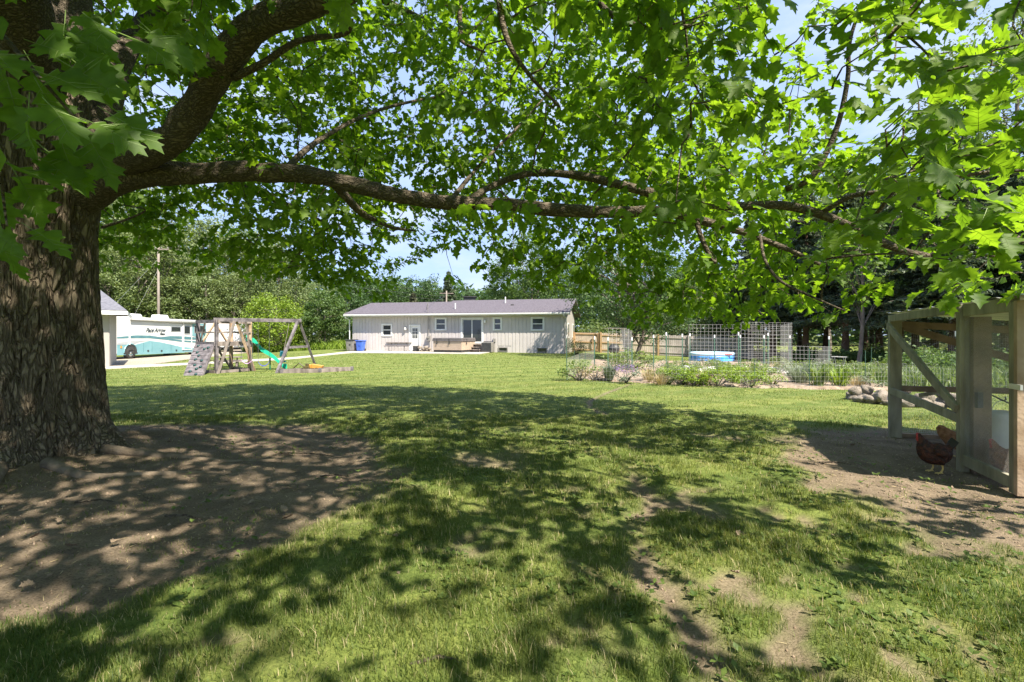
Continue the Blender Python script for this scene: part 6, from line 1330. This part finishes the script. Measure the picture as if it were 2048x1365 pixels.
# ================================================================== grass, weeds, litter
def grass(name, label, d0, d1, per_m2, h, wd, seed, xs=1.12):
    rs = np.random.default_rng(seed); area = xs * (d1 ** 2 - d0 ** 2); n_ = int(area * per_m2); d = np.sqrt(rs.uniform(d0 ** 2, d1 ** 2, n_)); x = rs.uniform(-xs, xs, n_) * d
    dm = dirt_mask(x, d); cl = fbm(np.stack([x * 3.2, d * 3.2, 0 * x], -1), 77, 3); big_ = fbm(np.stack([x * .7, d * .7, 0 * x], -1), 78, 2)
    p = np.clip(1 - 1.08 * dm, .018 + .10 * (fbm(np.stack([x * 2.3, d * 2.3, 0 * x], -1), 97, 2) > .62), 1) * np.clip(.25 + (cl - .28) * 2.6, .12, 1)
    k = (rs.random(n_) < p) & (np.hypot(x - TRUNK.x, d - TRUNK.y) > 1.0) & ~((poly_dist(RUN, x, d) > -.03)); ds = np.full(n_, -1.)
    if d1 > 14: k &= poly_dist(bed, x, d) < .15
    x, d, dm, cl, big_ = x[k], d[k], dm[k], cl[k], big_[k]; m_ = len(x); z = ground_z(x, d) - .035 * dm - .006
    az = rs.random(m_) * 6.283; hh = h * rs.uniform(.45, 1.25, m_) * (.55 + 1.0 * cl) * (1 - .35 * dm); lean = rs.uniform(.15, .95, m_) * hh; w = wd * rs.uniform(.6, 1.3, m_)
    dv = np.stack([np.cos(az), np.sin(az), 0 * az], 1); sv = np.stack([-np.sin(az), np.cos(az), 0 * az], 1) * (w / 2)[:, None]; b = np.stack([x, d, z], 1); up = np.array([0, 0, 1.])
    m1 = b + dv * (lean * .3)[:, None] + up * (hh * .6)[:, None]; tp = b + dv * lean[:, None] + up * hh[:, None]
    rnd = np.clip(rs.random(m_) * .7 + (big_ - .35) * .75, 0, .9); dry = rs.random(m_) < (.08 + .14 * (cl < .42) + .10 * dm); rnd[dry] = 1
    if d0 < 9:
        V = np.stack([b - sv, b + sv, m1 + sv * .8, m1 - sv * .8, tp], 1).reshape(-1, 3); i = np.arange(m_)[:, None] * 5; FF = [i + np.array([0, 1, 2, 3]), i + np.array([3, 2, 4])]; rr = np.repeat(rnd, 5)
    else:
        V = np.stack([b - sv, b + sv, tp], 1).reshape(-1, 3); FF = np.arange(3 * m_).reshape(-1, 3); rr = np.repeat(rnd, 3)
    o_ = link(name, np_mesh(name, V, FF, rr, mat='grass_blade')); o_['label'] = label; o_['category'] = 'grass'; stuff(o_); return m_
c1 = grass('grass', 'loose patchy grass growing in the foreground', 1.9, 4.2, 9500, .046, .0036, 1)
c2 = grass('grass', 'short green grass in the shade under the oak', 4.2, 9, 2600, .046, .0058, 2)
c3 = grass('grass', 'mown lawn between the oak and the play set', 9, 18, 480, .036, .013, 3)
c4 = grass('grass', 'mown lawn stretching to the house', 18, 38, 85, .042, .03, 4)
print('GRASS', c1, c2, c3, c4)
# broad-leaved weeds and clover among the grass
rs = np.random.default_rng(15); n_ = 9000; d = np.sqrt(rs.uniform(2 ** 2, 8.5 ** 2, n_)); x = rs.uniform(-.7, 1.12, n_) * d; cl = fbm(np.stack([x * 1.4, d * 1.4, 0 * x], -1), 88, 2); dm = dirt_mask(x, d)
k = (cl > .50) & (rs.random(n_) < 1 - .8 * dm) & (poly_dist(RUN, x, d) < -.05); x, d = x[k], d[k]; V, F, Rr, off = [], [], [], 0
for xx, yy, zz_ in zip(x, d, ground_z(x, d)):
    for j in range(rs.integers(3, 6)):
        a = rs.random() * 6.283; L = rs.uniform(.02, .055); dv = np.array([math.cos(a), math.sin(a), rs.uniform(.15, .9)]); dv /= np.linalg.norm(dv); sv = np.array([-math.sin(a), math.cos(a), 0]) * L * .28; b = np.array([xx, yy, zz_ + .004])
        V += [b, b + dv * L * .5 + sv, b + dv * L - (0, 0, L * .15), b + dv * L * .5 - sv]; F.append([off, off + 1, off + 2, off + 3]); Rr += [rs.random()] * 4; off += 4
o_ = link('ground_weeds', np_mesh('ground_weeds', np.array(V), np.array(F), np.array(Rr), mat='weed_leaf')); o_['label'] = 'small broad-leaved weeds among the foreground grass'; o_['category'] = 'weeds'; stuff(o_)
# crumbs of soil and small stones
n_ = 9500; d = np.sqrt(rs.uniform(2 ** 2, 9 ** 2, n_)); x = rs.uniform(-1.1, 1.15, n_) * d; k = (dirt_mask(x, d) > .5); x, d = x[k], d[k]; z = ground_z(x, d) - .033; base = np.array([(1, 0, 0), (-1, 0, 0), (0, 1, 0), (0, -1, 0), (0, 0, 1), (0, 0, -1)], float); of = np.array([(0, 2, 4), (2, 1, 4), (1, 3, 4), (3, 0, 4), (2, 0, 5), (1, 2, 5), (3, 1, 5), (0, 3, 5)])
s_ = rs.uniform(.004, .013, len(x)) * (1 + (rs.random(len(x)) < .04)); V = np.stack([x, d, z], 1)[:, None] + base[None] * s_[:, None, None] * rs.uniform(.6, 1.3, (len(x), 6, 1)); F = (of[None] + (np.arange(len(x)) * 6)[:, None, None]).reshape(-1, 3)
o_ = link('soil_crumbs', np_mesh('soil_crumbs', V.reshape(-1, 3), F, mat='litter')); o_['label'] = 'soil crumbs and small stones on the bare ground'; o_['category'] = 'gravel'; stuff(o_)
# bits of bark, stem and dead leaf strewn on the soil
n_ = 2600; d = np.sqrt(rs.uniform(2 ** 2, 8.5 ** 2, n_)); x = rs.uniform(-1.1, 1.15, n_) * d; k = dirt_mask(x, d) > .35; x, d = x[k], d[k]; z = ground_z(x, d) - .026; m_ = len(x); a = rs.random(m_) * 6.283; ln_ = rs.uniform(.012, .05, m_); w_ = rs.uniform(.002, .009, m_)
u = np.stack([np.cos(a), np.sin(a), rs.uniform(-.1, .25, m_)], 1) * ln_[:, None] / 2; v = np.stack([-np.sin(a), np.cos(a), rs.uniform(-.4, .4, m_)], 1) * w_[:, None] / 2; c = np.stack([x, d, z], 1); top = np.array([0, 0, .003])
V = np.stack([c - u - v, c + u - v * .6, c + u + v * .6, c - u + v, c + top], 1).reshape(-1, 3); i = np.arange(m_)[:, None, None] * 5; F = (np.array([(0, 1, 4), (1, 2, 4), (2, 3, 4), (3, 0, 4)])[None] + i).reshape(-1, 3)
o_ = link('soil_litter', np_mesh('soil_litter', V, F, np.repeat(rs.random(m_), 5), mat='straw_stem')); o_['label'] = 'bits of bark, stem and dead leaf strewn on the soil'; o_['category'] = 'litter'; stuff(o_)
# fallen leaves and twigs lying on the soil
LL = []
for i in range(26):
    px, py = (rs.uniform(20, 800), rs.uniform(880, 1250)) if i < 15 else (rs.uniform(1450, 2000), rs.uniform(880, 1150)); q = G(px, py); q.z = gnd(q.x, q.y) - .015
    if not LL:
        LL = [np_mesh('dead_leaf', leaf_template(HALF, f, dd_, t, .2)[0], leaf_template(HALF, f, dd_, t, .2)[1], np.zeros(len(leaf_template(HALF, f, dd_, t)[0])), mat='litter') for f, dd_, t in ((.5, -.2, .3), (-.4, .3, -.3), (.3, -.4, .5))]
    o_ = link('fallen_leaf', LL[i % 3]); o_.location = q + Vector((0, 0, .02)); o_.rotation_euler = (rs.uniform(-.3, .3), rs.uniform(-.3, .3), rs.uniform(0, 6.28)); o_.scale = (rs.uniform(.06, .095),) * 3; tag(o_, 'curled dry brown leaf lying on the bare soil', 'leaf', 'fallen leaves on the soil')
for i, (px, py, l_) in enumerate(((560, 905, .9), (330, 1030, .4), (150, 1000, .35), (1640, 925, .35), (1560, 900, .3), (820, 1330, .25), (640, 950, .3))):
    q = G(px, py); a = rs.uniform(-.4, .4); e = q + Vector((math.cos(a), math.sin(a), 0)) * l_; q.z = gnd(q.x, q.y) - .01; e.z = gnd(e.x, e.y) - .01; m_ = (q + e) / 2 + Vector((0, .03, .012))
    mb = MB(); mb.tube([q, m_, e], [.012, .009, .004], 5); recentre(tag(mb.build('fallen_twig', 'limb_bark'), 'thin brown twig lying on the ground under the oak', 'twig', 'twigs on the ground'))
